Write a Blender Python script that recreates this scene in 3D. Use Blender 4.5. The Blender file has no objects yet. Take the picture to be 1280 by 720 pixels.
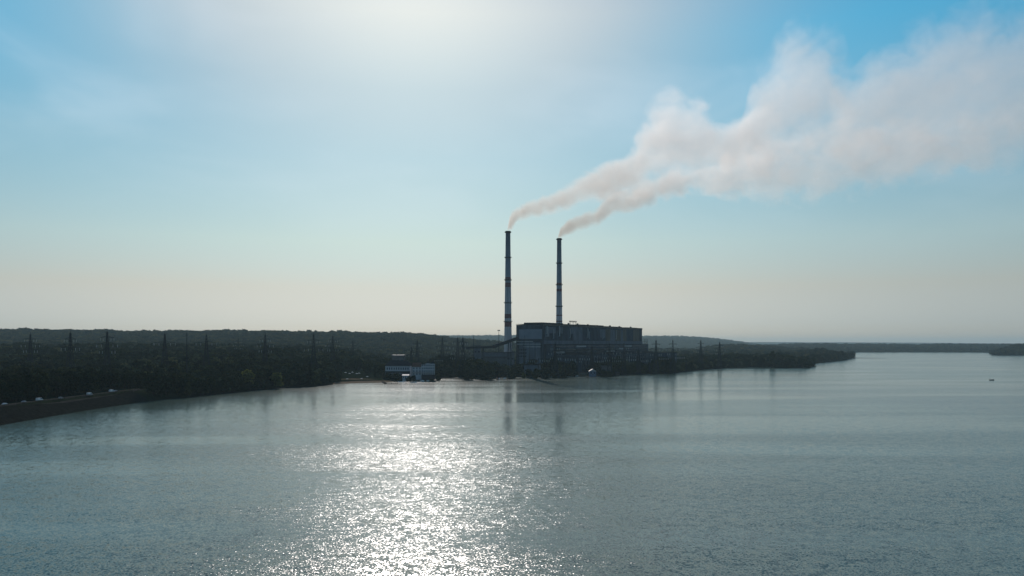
import bpy, math, random
import numpy as np
from mathutils import Vector, Matrix

random.seed(7)
rng = np.random.default_rng(7)
S = bpy.context.scene
COL = S.collection
R = math.radians
F, HX, HY, CAMZ = 1005.0, 640.0, 430.0, 50.0      # focal length in pixels, horizon row, drone height in metres

# ------------------------------------------------------------------ camera
cd = bpy.data.cameras.new('camera')
cam = bpy.data.objects.new('camera', cd)
COL.objects.link(cam)
S.camera = cam
cam.location = (0, 0, CAMZ)
cam.rotation_euler = (R(90), 0, 0)
cd.sensor_width = 36
cd.lens = 36 * F / 1280
cd.shift_y = (HY - 360) / 1280
cd.clip_start = 1
cd.clip_end = 90000

# ------------------------------------------------------------------ light
SUN_EL, SUN_AZ = 28.0, -7.2
SUND = Vector((math.cos(R(SUN_EL)) * math.sin(R(SUN_AZ)), math.cos(R(SUN_EL)) * math.cos(R(SUN_AZ)), math.sin(R(SUN_EL))))
S.view_settings.view_transform = 'Standard'
S.view_settings.look = 'None'
S.view_settings.exposure = 0.16
S.view_settings.gamma = 1
S.view_settings.use_curve_mapping = False


class NT:
    """tiny helper for node trees"""
    def __init__(self, nt):
        self.nt = nt
    def n(self, t, **kw):
        nd = self.nt.nodes.new(t)
        for k, v in kw.items():
            if k.startswith('i_'):
                nd.inputs[k[2:].replace('_', ' ')].default_value = v
            else:
                setattr(nd, k, v)
        return nd
    def l(self, a, b):
        self.nt.links.new(a, b)
    def val(self, x, sock):
        if isinstance(x, (int, float)):
            sock.default_value = x
        else:
            self.l(x, sock)
    def math(self, op, a, b=None, c=None, clamp=False):
        m = self.n('ShaderNodeMath', operation=op, use_clamp=clamp)
        self.val(a, m.inputs[0])
        if b is not None: self.val(b, m.inputs[1])
        if c is not None: self.val(c, m.inputs[2])
        return m.outputs[0]
    def maprange(self, v, a, b, c, d, smooth=False):
        m = self.n('ShaderNodeMapRange')
        if smooth: m.interpolation_type = 'SMOOTHSTEP'
        self.l(v, m.inputs[0])
        for i, q in zip((1, 2, 3, 4), (a, b, c, d)): m.inputs[i].default_value = q
        return m.outputs[0]
    def ramp(self, v, stops, mode='LINEAR'):
        r = self.n('ShaderNodeValToRGB')
        r.color_ramp.interpolation = mode
        e = r.color_ramp.elements
        while len(e) > 1: e.remove(e[-1])
        e[0].position = stops[0][0]; e[0].color = (*stops[0][1], 1)
        for p, c in stops[1:]:
            q = e.new(p); q.color = (*c, 1)
        self.l(v, r.inputs[0])
        return r.outputs[0]
    def mix(self, fac, a, b, mode='MIX'):
        m = self.n('ShaderNodeMix', data_type='RGBA', blend_type=mode)
        self.val(fac, m.inputs[0])
        for x, s in ((a, m.inputs[6]), (b, m.inputs[7])):
            if isinstance(x, tuple): s.default_value = (*x[:3], 1)
            else: self.l(x, s)
        return m.outputs[2]
    def noise(self, vec, scale, detail=2, rough=.5, dist=0):
        k = self.n('ShaderNodeTexNoise')
        k.inputs['Scale'].default_value = scale; k.inputs['Detail'].default_value = detail
        k.inputs['Roughness'].default_value = rough; k.inputs['Distortion'].default_value = dist
        if vec is not None: self.l(vec, k.inputs['Vector'])
        return k.outputs[0]
    def mapping(self, vec, scale=(1, 1, 1), rot=(0, 0, 0), loc=(0, 0, 0)):
        m = self.n('ShaderNodeMapping')
        self.l(vec, m.inputs[0])
        m.inputs['Scale'].default_value = scale; m.inputs['Rotation'].default_value = rot; m.inputs['Location'].default_value = loc
        return m.outputs[0]


W = bpy.data.worlds.new('World')
S.world = W
W.use_nodes = True
w = NT(W.node_tree)
sky = w.n('ShaderNodeTexSky', sky_type='NISHITA', sun_disc=False)
sky.sun_elevation = R(SUN_EL); sky.sun_rotation = R(SUN_AZ)
sky.dust_density = 0.3; sky.air_density = 1; sky.ozone_density = 1
tc = w.n('ShaderNodeTexCoord')
nrm = w.n('ShaderNodeVectorMath', operation='NORMALIZE'); w.l(tc.outputs['Generated'], nrm.inputs[0])
sep = w.n('ShaderNodeSeparateXYZ'); w.l(nrm.outputs[0], sep.inputs[0])
dt = w.n('ShaderNodeVectorMath', operation='DOT_PRODUCT'); w.l(nrm.outputs[0], dt.inputs[0]); dt.inputs[1].default_value = SUND
ang = w.math('ARCCOSINE', dt.outputs['Value'])
k = 1 / 3.2
def st(z, c): return (max(0, z), tuple(v * k for v in c))
tintA = w.ramp(sep.outputs[2], [st(0, (1.1, 1.26, 1.85)), st(.03, (1.06, 1.28, 1.9)), st(.124, (1.72, 1.88, 1.76)), st(.223, (1.8, 2.12, 2.05)), st(.3, (2.05, 2.3, 2.15)), st(.38, (2.7, 2.75, 2.4)), st(.6, (1.6, 2.0, 2.4))])
tintB = w.ramp(sep.outputs[2], [st(0, (1.2, 1.35, 1.9)), st(.025, (1.22, 1.4, 1.98)), st(.069, (1.6, 1.51, 1.58)), st(.124, (1.8, 1.95, 1.84)), st(.228, (1.62, 2.3, 2.22)), st(.353, (.92, 2.75, 2.98)), st(.6, (.9, 1.9, 2.6))])
fac = w.maprange(ang, R(12), R(31), 0, 1, True)
tint = w.mix(fac, tintA, tintB)
colr = w.mix(1.0, sky.outputs[0], tint, 'MULTIPLY')
# thin, very soft veils of high haze
cv = w.mapping(nrm.outputs[0], (2.2, 2.2, 5.5), (0, R(25), 0))
cn = w.noise(cv, 1.6, 4, .5, .4)
cf = w.maprange(cn, .45, .8, 0, .2, True)
cf = w.math('MULTIPLY', cf, w.maprange(sep.outputs[2], .05, .3, 0, 1, True))
colr = w.mix(cf, colr, (9.0, 9.5, 10.0))
w.l(colr, W.node_tree.nodes['Background'].inputs[0])
W.node_tree.nodes['Background'].inputs[1].default_value = 0.096

sl = bpy.data.lights.new('sun', 'SUN')
sl.energy = 2.0; sl.angle = R(0.55); sl.color = (1, .91, .84)
sun = bpy.data.objects.new('sun', sl)
COL.objects.link(sun)
sun.rotation_euler = SUND.to_track_quat('Z', 'Y').to_euler()
sun.location = (0, 0, 400)

cy = S.cycles
cy.use_denoising = True
cy.volume_bounces = 5
cy.max_bounces = 10
cy.volume_max_steps = 512
cy.sample_clamp_direct = 0
cy.sample_clamp_indirect = 6
cy.use_adaptive_sampling = True
cy.adaptive_threshold = 0.01

# ------------------------------------------------------------------ helpers
def tag(o, label=None, cat=None, group=None, kind=None):
    if label: o['label'] = label
    if cat: o['category'] = cat
    if group: o['group'] = group
    if kind: o['kind'] = kind
    return o

def empty(name, loc, rz=0.0):
    o = bpy.data.objects.new(name, None)
    o.empty_display_size = 2
    COL.objects.link(o)
    o.location = loc; o.rotation_euler = (0, 0, rz)
    return o

def PX(px, D):                      # ground x of a picture column at distance D
    return (px - HX) / F * D
def ZY(y, D):
    return CAMZ + (HY - y) / F * D
def DY(y, z=0.0):
    return (CAMZ - z) * F / (y - HY)

class MB:
    def __init__(self):
        self.v, self.f = [], []
    def add(self, vs, fs):
        b = len(self.v)
        self.v += [tuple(p) for p in vs]; self.f += [tuple(i + b for i in f) for f in fs]
    def box(self, a, b, M=None):
        x0, y0, z0 = a; x1, y1, z1 = b
        vs = [(x0, y0, z0), (x1, y0, z0), (x1, y1, z0), (x0, y1, z0), (x0, y0, z1), (x1, y0, z1), (x1, y1, z1), (x0, y1, z1)]
        if M: vs = [M @ Vector(p) for p in vs]
        self.add(vs, [(3, 2, 1, 0), (4, 5, 6, 7), (0, 1, 5, 4), (1, 2, 6, 5), (2, 3, 7, 6), (3, 0, 4, 7)])
    def bar(self, p, q, t, t2=None):
        p, q = Vector(p), Vector(q); d = (q - p)
        if d.length < 1e-6: return
        d.normalize()
        u = d.cross(Vector((0, 0, 1)) if abs(d.z) < .95 else Vector((1, 0, 0))).normalized(); v = d.cross(u)
        t2 = t if t2 is None else t2
        vs = [p + (u * a + v * b) * t / 2 for a, b in ((-1, -1), (1, -1), (1, 1), (-1, 1))] + [q + (u * a + v * b) * t2 / 2 for a, b in ((-1, -1), (1, -1), (1, 1), (-1, 1))]
        self.add(vs, [(3, 2, 1, 0), (4, 5, 6, 7), (0, 1, 5, 4), (1, 2, 6, 5), (2, 3, 7, 6), (3, 0, 4, 7)])
    def lathe(self, prof, n=24, c=(0, 0), cap=True):
        b = len(self.v)
        for r, z in prof:
            for i in range(n):
                a = 2 * math.pi * i / n
                self.v.append((c[0] + r * math.cos(a), c[1] + r * math.sin(a), z))
        for j in range(len(prof) - 1):
            for i in range(n):
                i2 = (i + 1) % n
                self.f.append((b + j * n + i, b + j * n + i2, b + (j + 1) * n + i2, b + (j + 1) * n + i))
        if cap:
            self.f.append(tuple(b + i for i in range(n))[::-1])
            self.f.append(tuple(b + (len(prof) - 1) * n + i for i in range(n)))
    def gable(self, x0, x1, y0, y1, z0, z1, axis='x', over=.5, hip=0.0):
        x0 -= over; x1 += over; y0 -= over; y1 += over
        if axis == 'x':
            m = (y0 + y1) / 2
            vs = [(x0, y0, z0), (x1, y0, z0), (x1, y1, z0), (x0, y1, z0), (x0 + hip, m, z1), (x1 - hip, m, z1)]
            fs = [(0, 1, 5, 4), (2, 3, 4, 5), (0, 4, 3), (1, 2, 5), (3, 2, 1, 0)]
        else:
            m = (x0 + x1) / 2
            vs = [(x0, y0, z0), (x1, y0, z0), (x1, y1, z0), (x0, y1, z0), (m, y0 + hip, z1), (m, y1 - hip, z1)]
            fs = [(1, 2, 5, 4), (3, 0, 4, 5), (0, 1, 4), (2, 3, 5), (3, 2, 1, 0)]
        self.add(vs, fs)
    def build(self, name, mat, parent=None, smooth=False):
        me = bpy.data.meshes.new(name)
        me.from_pydata(self.v, [], self.f); me.update()
        if smooth: me.polygons.foreach_set('use_smooth', [True] * len(me.polygons))
        me.materials.append(mat)
        o = bpy.data.objects.new(name, me)
        COL.objects.link(o)
        if parent: o.parent = parent
        return o

def material(name, col, rough=.8, var=.25, scale=.5, metal=0.0, stretch=(1, 1, 1), bump=0.0, spec=.5):
    if rough >= .69: spec = 0.0
    m = bpy.data.materials.new(name); m.use_nodes = True
    t = NT(m.node_tree); b = m.node_tree.nodes['Principled BSDF']
    b.inputs['Roughness'].default_value = rough; b.inputs['Metallic'].default_value = metal
    b.inputs['Specular IOR Level'].default_value = spec
    g = t.n('ShaderNodeTexCoord')
    v = t.mapping(g.outputs['Object'], stretch)
    nz = t.noise(v, scale, 4, .6)
    lo = tuple(c * (1 - var) for c in col); hi = tuple(min(1, c * (1 + var)) for c in col)
    t.l(t.ramp(nz, [(.3, lo), (.7, hi)]), b.inputs['Base Color'])
    if bump:
        bp = t.n('ShaderNodeBump'); bp.inputs['Strength'].default_value = bump; bp.inputs['Distance'].default_value = .2
        t.l(nz, bp.inputs['Height']); t.l(bp.outputs[0], b.inputs['Normal'])
    return m

M = {}
M['steel'] = material('galvanised_steel', (.07, .075, .08), .7, .2, .3, .1)
M['steel_dark'] = material('dark_steel', (.022, .025, .03), .8, .2, .3, 0)
M['insulator'] = material('insulator_glass', (.3, .33, .33), .2, .1, .3)
M['bark'] = material('bark', (.035, .027, .02), .9, .3, 2)
M['white_wall'] = material('white_render', (.42, .43, .46), .8, .1, .3)
M['roof_dark'] = material('dark_roof', (.03, .03, .038), .7, .2, .4)
M['roof_brown'] = material('brown_roof', (.14, .07, .05), .8, .2, .4)
M['roof_pale'] = material('pale_sheet_roof', (.3, .3, .3), .5, .15, .4)
M['glass'] = material('dark_glass', (.02, .03, .05), .12, .2, .3)
M['white_paint'] = material('white_paint', (.75, .75, .75), .35, .05, .5)
M['car_grey'] = material('silver_paint', (.35, .36, .38), .3, .05, .5, .4)
M['rubber'] = material('rubber', (.02, .02, .02), .8, .1, .5)
M['wood'] = material('weathered_wood', (.1, .08, .065), .85, .3, 1)
M['blue_paint'] = material('pale_blue_boards', (.11, .15, .22), .7, .2, .5, 0, (1, 1, 6))
M['panel_dark'] = material('dark_wall_panel', (.045, .06, .08), .75, .45, .09, 0, (1, 1, .25))
M['panel_mid'] = material('grey_wall_panel', (.12, .135, .16), .75, .3, .12, 0, (1, 1, .3))
M['panel_light'] = material('pale_end_panel', (.2, .22, .26), .75, .12, .08)
M['panel_rust'] = material('brownish_wall_panel', (.12, .105, .09), .8, .35, .12, 0, (1, 1, .2))
M['duct'] = material('pale_duct_metal', (.3, .33, .35), .45, .1, .2, .3)
M['concrete_wall'] = material('concrete_wall', (.09, .09, .095), .85, .25, .12)
M['boat_dark'] = material('dark_boat_hull', (.05, .055, .06), .5, .2, .6)
M['skin'] = material('skin', (.35, .22, .16), .6, .05, 1)
M['cloth'] = material('dark_cloth', (.05, .05, .07), .9, .1, 1)
M['parasol'] = material('white_canvas', (.8, .8, .78), .8, .05, 1)
M['band'] = material('faded_red_band', (.17, .07, .08), .8, .2, .15)

# ------------------------------------------------------------------ shoreline (ground plan in metres)
SHP = [(0, 532), (50, 523), (100, 514), (160, 505), (215, 498), (235, 497), (262, 494), (300, 490), (340, 486), (380, 483.5), (410, 481.5), (424, 479),
       (450, 478), (480, 477.3), (530, 475.5), (545, 472), (575, 471.5), (600, 474), (622, 471.5), (650, 471), (700, 470), (740, 470), (780, 468.7),
       (800, 467.6), (838, 466.8), (860, 464.3), (885, 461.3), (910, 459.8), (940, 459.2), (985, 459.7), (1010, 459.6), (1018, 458.2), (1019, 455),
       (1030, 453), (1050, 451), (1063, 448.6), (1071, 446.3)]
SH = [(-316.0, -600.0), (-316.0, 300.0)] + [(PX(p, DY(y)), DY(y)) for p, y in SHP]
SH += [(PX(1062, 3500), 3500), (PX(1058, 4300), 4300)] + [(PX(p, DY(y)), DY(y)) for p, y in ((1072, 440.4), (1150, 440.2), (1234, 440.6), (1240, 444.0), (1260, 444.4), (1300, 444.3), (1500, 446))]
POLY = SH + [(9000, 2500), (33000, 0), (33000, 33000), (-33000, 33000), (-33000, -600)]

def seg_dist(X, Y, pts):
    best = np.full(X.shape, 1e18)
    for (x0, y0), (x1, y1) in zip(pts[:-1], pts[1:]):
        dx, dy = x1 - x0, y1 - y0
        t = np.clip(((X - x0) * dx + (Y - y0) * dy) / (dx * dx + dy * dy), 0, 1)
        best = np.minimum(best, (X - x0 - t * dx) ** 2 + (Y - y0 - t * dy) ** 2)
    return np.sqrt(best)
def inside(X, Y, pts):
    c = np.zeros(X.shape, bool)
    n = len(pts)
    for i in range(n):
        (x0, y0), (x1, y1) = pts[i], pts[(i + 1) % n]
        if y0 == y1: continue
        cr = ((y0 > Y) != (y1 > Y)) & (X < (x1 - x0) * (Y - y0) / (y1 - y0) + x0)
        c ^= cr
    return c
def smooth(x, a, b):
    t = np.clip((x - a) / (b - a), 0, 1)
    return t * t * (3 - 2 * t)
def vnoise(X, Y, s, seed=0):
    """cheap value noise"""
    r = np.random.default_rng(seed).random((64, 64))
    x, y = X / s, Y / s
    xi, yi = np.floor(x).astype(int), np.floor(y).astype(int)
    fx, fy = x - xi, y - yi
    fx = fx * fx * (3 - 2 * fx); fy = fy * fy * (3 - 2 * fy)
    g = lambda i, j: r[i % 64, j % 64]
    return (g(xi, yi) * (1 - fx) + g(xi + 1, yi) * fx) * (1 - fy) + (g(xi, yi + 1) * (1 - fx) + g(xi + 1, yi + 1) * fx) * fy

RIDGES = [  # distance, half width, canopy allowance, (column, skyline row)
    (3400, 750, 12, [(-400, 411), (0, 414), (100, 415), (200, 416.2), (300, 416.2), (400, 417), (500, 418.5), (527, 420), (560, 424), (640, 430), (700, 445)]),
    (10500, 2600, 14, [(300, 425), (500, 421), (527, 420.2), (600, 420.6), (690, 421), (803, 421), (850, 421.3), (880, 423), (905, 425.5), (930, 429), (960, 433), (990, 440)]),
    (20000, 5000, 10, [(-1500, 424), (700, 426), (880, 427), (1000, 427.2), (1150, 427.8), (1280, 429), (2000, 429), (3500, 428)]),
    (4000, 500, 12, [(860, 445), (885, 434), (915, 431.5), (950, 432), (972, 435), (985, 436.5), (1020, 437), (1060, 438), (1072, 445)]),
    (6200, 800, 12, [(900, 440), (960, 432), (1000, 430.6), (1040, 430.6), (1070, 431.2), (1090, 430.9), (1150, 432), (1175, 431), (1240, 431.2), (1290, 431), (2200, 429)]),
    (3950, 260, 12, [(1236, 446), (1241, 438), (1250, 433), (1262, 431.4), (1300, 431), (1500, 430), (2200, 430)]),
]
def ground_z(X, Y):
    X = np.asarray(X, float); Y = np.asarray(Y, float)
    px = X / np.maximum(Y, 50) * F + HX
    d = seg_dist(X, Y, SH)
    ins = inside(X, Y, POLY)
    left = 1 - smooth(px, 330, 540)
    base = 3.2 + left * (22 * smooth(Y, 750, 1750) + 1.5)
    # embankment of the reservoir on the left
    dam = (1 - smooth(Y, 730, 790)) * (X < -200)
    base = base * (1 - dam) + dam * 9.0
    z = base
    hs = base
    for D0, wd, can, pts in RIDGES:
        yy = np.interp(px, [p for p, _ in pts], [q for _, q in pts])
        zt = CAMZ + (HY - yy) / F * D0 - can
        g = np.exp(-((Y - D0) / wd) ** 2)
        z = np.maximum(z, base + (zt - base) * g)
    # small wooded headland
    hx, hy = PX(1044, 2620), 2620
    z = np.maximum(z, 3 + 17 * np.exp(-((X - hx) / 52) ** 2 - ((Y - hy) / 260) ** 2))
    z = z + (vnoise(X, Y, 400, 3) - .5) * np.minimum(z, 60) * .12 + (vnoise(X, Y, 90, 5) - .5) * 1.2 * (1 - dam)
    bank = np.where(dam > .5, np.clip(d / 18, 0, 1), np.clip(d / 9, 0, 1) ** .8 * .35 + smooth(d, 4, 120) * .65)
    zi = -0.3 + (z + .3) * bank
    return np.where(ins, zi, -0.3 - np.minimum(d * .12, 3.7))

# ------------------------------------------------------------------ ground sheet
cols = np.unique(np.concatenate([np.linspace(-2600, -120, 60), np.arange(-120, 1420, 4.0), np.linspace(1420, 3900, 60)]))
rows = 240 * (30000 / 240) ** (np.linspace(0, 1, 560))
PXg, Dg = np.meshgrid(cols, rows)
Xg = (PXg - HX) / F * Dg
Zg = ground_z(Xg, Dg)
nc, nr = len(cols), len(rows)
me = bpy.data.meshes.new('ground')
me.vertices.add(nc * nr)
me.vertices.foreach_set('co', np.stack([Xg, Dg, Zg], -1).astype(np.float32).ravel())
idx = np.arange(nc * nr).reshape(nr, nc)
q = np.stack([idx[:-1, :-1], idx[:-1, 1:], idx[1:, 1:], idx[1:, :-1]], -1).reshape(-1, 4)
me.loops.add(q.size); me.loops.foreach_set('vertex_index', q.ravel().astype(np.int32))
me.polygons.add(len(q)); me.polygons.foreach_set('loop_start', (np.arange(len(q)) * 4).astype(np.int32)); me.polygons.foreach_set('use_smooth', [True] * len(q))
me.update()
gm = bpy.data.materials.new('forest_floor_and_earth'); gm.use_nodes = True
t = NT(gm.node_tree); b = gm.node_tree.nodes['Principled BSDF']; b.inputs['Roughness'].default_value = .95; b.inputs['Specular IOR Level'].default_value = 0
g = t.n('ShaderNodeTexCoord').outputs['Object']
n1 = t.noise(g, .004, 5, .6); n2 = t.noise(g, .08, 4, .6)
c1 = t.ramp(n1, [(.35, (.014, .02, .011)), (.55, (.018, .025, .013)), (.7, (.028, .03, .018))])
c2 = t.ramp(n2, [(.3, (.6, .6, .6)), (.7, (1.3, 1.3, 1.3))])
cc = t.mix(1, c1, c2, 'MULTIPLY')
sp = t.n('ShaderNodeSeparateXYZ'); t.l(g, sp.inputs[0])
edge = t.maprange(sp.outputs[2], .3, 1.1, 1, 0, True)
cc = t.mix(edge, cc, (.02, .016, .012))
t.l(cc, b.inputs['Base Color'])
bp = t.n('ShaderNodeBump'); bp.inputs['Strength'].default_value = .8; bp.inputs['Distance'].default_value = 4
t.l(t.noise(g, .06, 3, .6), bp.inputs['Height']); t.l(bp.outputs[0], b.inputs['Normal'])
me.materials.append(gm)
ground = bpy.data.objects.new('ground', me); COL.objects.link(ground)
tag(ground, 'wooded dark green land and hills round the reservoir', 'ground', kind='structure')

# ------------------------------------------------------------------ water
RIP, WROUGH, GLIT, SMR, SMS = 1.35, .23, .4, .11, .48
wm = bpy.data.materials.new('reservoir_water'); wm.use_nodes = True
t = NT(wm.node_tree); b = wm.node_tree.nodes['Principled BSDF']
b.inputs['Base Color'].default_value = (.06, .105, .082, 1); b.inputs['IOR'].default_value = 1.33
g = t.n('ShaderNodeTexCoord').outputs['Object']
spw = t.n('ShaderNodeSeparateXYZ'); t.l(g, spw.inputs[0]); t.spw_y = spw.outputs[1]
wind = t.noise(t.mapping(g, (.0022, .011, 1), (0, 0, R(4))), 1, 3, .55, .3)        # long wind lanes
windf = t.math('MULTIPLY', t.maprange(wind, .36, .62, .6, 1.15, True), t.maprange(t.spw_y, 170, 800, 1.0, .42, True))
spw = t.n('ShaderNodeSeparateXYZ'); t.l(g, spw.inputs[0])
# ripples: the surface normal leans with two sizes of wavelets
def lean(vec, scale, detail, amt):
    k_ = t.n('ShaderNodeTexNoise'); k_.inputs['Scale'].default_value = scale; k_.inputs['Detail'].default_value = detail; k_.inputs['Roughness'].default_value = .6
    t.l(vec, k_.inputs['Vector'])
    a_ = t.n('ShaderNodeVectorMath', operation='SUBTRACT'); t.l(k_.outputs['Color'], a_.inputs[0]); a_.inputs[1].default_value = (.5, .5, .5)
    b_ = t.n('ShaderNodeVectorMath', operation='MULTIPLY'); t.l(a_.outputs[0], b_.inputs[0]); b_.inputs[1].default_value = (amt, amt * 1.1, 0)
    return b_.outputs[0]
l1 = lean(t.mapping(g, (1, .8, 1), (0, 0, R(20))), 2.0, 2, RIP * .85)
l2 = lean(t.mapping(g, (1, 1.3, 1), (0, 0, R(-15))), .3, 2, RIP * .35)
sm = t.n('ShaderNodeVectorMath', operation='ADD'); t.l(l1, sm.inputs[0]); t.l(l2, sm.inputs[1])
sc_ = t.n('ShaderNodeVectorMath', operation='SCALE'); t.l(sm.outputs[0], sc_.inputs[0]); t.l(windf, sc_.inputs['Scale'])
up_ = t.n('ShaderNodeVectorMath', operation='ADD'); t.l(sc_.outputs[0], up_.inputs[0]); up_.inputs[1].default_value = (0, 0, 1)
nn_ = t.n('ShaderNodeVectorMath', operation='NORMALIZE'); t.l(up_.outputs[0], nn_.inputs[0])
t.l(nn_.outputs[0], b.inputs['Normal'])
t.l(t.maprange(windf, .25, .9, .2, WROUGH), b.inputs['Roughness'])
# the steep little wavelets that catch the sun cover part of the surface, gentle ones the rest
gen = wm.node_tree.nodes.new('ShaderNodeBsdfPrincipled')
gen.inputs['Base Color'].default_value = b.inputs['Base Color'].default_value; gen.inputs['IOR'].default_value = 1.33; gen.inputs['Roughness'].default_value = SMR
sg = t.n('ShaderNodeVectorMath', operation='SCALE'); t.l(sc_.outputs[0], sg.inputs[0]); sg.inputs['Scale'].default_value = SMS
ug = t.n('ShaderNodeVectorMath', operation='ADD'); t.l(sg.outputs[0], ug.inputs[0]); ug.inputs[1].default_value = (0, 0, 1)
ngm = t.n('ShaderNodeVectorMath', operation='NORMALIZE'); t.l(ug.outputs[0], ngm.inputs[0]); t.l(ngm.outputs[0], gen.inputs['Normal'])
wmx = t.n('ShaderNodeMixShader'); t.l(t.math('MULTIPLY', t.maprange(wind, .36, .62, .45, 1.25, True), GLIT), wmx.inputs[0])
t.l(gen.outputs[0], wmx.inputs[1]); t.l(b.outputs[0], wmx.inputs[2]); t.l(wmx.outputs[0], wm.node_tree.nodes['Material Output'].inputs[0])
mb = MB()
mb.add([(-32000, -2500, 0), (32000, -2500, 0), (32000, 31000, 0), (-32000, 31000, 0)], [(0, 1, 2, 3)])
water = mb.build('water', wm)
tag(water, 'wide calm reservoir glittering under the sun', 'water', kind='structure')

# ------------------------------------------------------------------ haze
hm = bpy.data.materials.new('haze_air'); hm.use_nodes = True
hm.node_tree.nodes.remove(hm.node_tree.nodes['Principled BSDF'])
pv = hm.node_tree.nodes.new('ShaderNodeVolumePrincipled')
pv.inputs['Color'].default_value = (.6, .82, .88, 1); pv.inputs['Density'].default_value = 4.2e-5; pv.inputs['Anisotropy'].default_value = .25
hm.node_tree.links.new(pv.outputs[0], hm.node_tree.nodes['Material Output'].inputs['Volume'])
HAZE_TOP = 254.8
mb = MB(); mb.box((-34000, -3000, -6), (34000, 32000, HAZE_TOP))
haze = mb.build('haze', hm)
tag(haze, 'pale summer haze softening the far hills', 'haze', kind='stuff')

# ------------------------------------------------------------------ embankment road
RX0, RX1 = -341.0, -334.5
def ribbon(name, mat, pts, wdt, lift, label, cat):
    mb = MB(); n = len(pts)
    P = [Vector((x, y, 0)) for x, y in pts]
    for i, p in enumerate(P):
        d = (P[min(i + 1, n - 1)] - P[max(i - 1, 0)]).normalized(); s = Vector((-d.y, d.x, 0)) * wdt / 2
        for e in (p + s, p - s):
            mb.v.append((e.x, e.y, float(ground_z(e.x, e.y)) + lift))
    for i in range(n - 1):
        mb.f.append((2 * i, 2 * i + 1, 2 * i + 3, 2 * i + 2))
    o = mb.build(name, mat); tag(o, label, cat, kind='structure'); return o
M['asphalt'] = material('pale_dusty_road', (.05, .045, .04), .9, .2, .2)
M['gravel'] = material('gravel_track', (.16, .12, .09), .95, .3, .3)
rp = [(-338 + 2 * math.sin(y / 90), y) for y in np.arange(250, 735, 6.0)]
ribbon('road', M['asphalt'], rp, 7, .25, 'pale road along the crest of the reservoir embankment', 'road')
mb = MB(); ys = np.arange(260, 706, 6.0); xs_ = np.arange(-333.0, -313.0, 2.4)
for y in ys:
    for x in xs_:
        mb.v.append((x, y, float(ground_z(x, y)) + .75 * min(1, max(0, (-315 - x) / 8)) + random.uniform(-.12, .12)))
m_ = len(xs_)
for j in range(len(ys) - 1):
    for i in range(m_ - 1): mb.f.append((j * m_ + i, j * m_ + i + 1, (j + 1) * m_ + i + 1, (j + 1) * m_ + i))
o = mb.build('embankment', material('dark_stone_facing', (.017, .017, .014), .95, .4, .35, bump=.6)); tag(o, 'dark stone faced slope of the reservoir embankment', 'embankment', kind='structure')
sp_ = [(PX(p, DY(y, 2)), DY(y, 2)) for p, y in [(150 + i * 5, 503.2 - i * .62) for i in range(15)]]

# ------------------------------------------------------------------ tree prototypes
def leaf_mat(name, col, trans):
    m = bpy.data.materials.new(name); m.use_nodes = True
    t = NT(m.node_tree); nt = m.node_tree
    b = nt.nodes['Principled BSDF']; b.inputs['Roughness'].default_value = 1; b.inputs['Specular IOR Level'].default_value = 0
    oi = t.n('ShaderNodeObjectInfo'); g = t.n('ShaderNodeTexCoord')
    f = t.noise(g.outputs['Object'], .8, 2, .5)
    c = t.ramp(f, [(.3, tuple(v * .6 for v in col)), (.7, tuple(v * 1.4 for v in col))])
    c2 = t.ramp(oi.outputs['Random'], [(0, (.6, .62, .6)), (.5, (1, 1, 1)), (.8, (1.45, 1.2, .9)), (1, (2.1, 1.6, 1.0))])
    c = t.mix(1, c, c2, 'MULTIPLY')
    t.l(c, b.inputs['Base Color'])
    tr = t.n('ShaderNodeBsdfTranslucent'); t.l(c, tr.inputs[0])
    ms = t.n('ShaderNodeMixShader'); ms.inputs[0].default_value = trans
    t.l(b.outputs[0], ms.inputs[1]); t.l(tr.outputs[0], ms.inputs[2])
    t.l(ms.outputs[0], nt.nodes['Material Output'].inputs[0])
    return m
M['leaf'] = leaf_mat('foliage_dark_green', (.02, .028, .014), .15)
M['leaf_sun'] = leaf_mat('foliage_sunlit_green', (.1, .115, .028), .45)  # sunlit look of these crowns painted into a brighter, yellower leaf colour
M['leaf_thin'] = leaf_mat('foliage_grey_green', (.042, .056, .036), .25)

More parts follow.
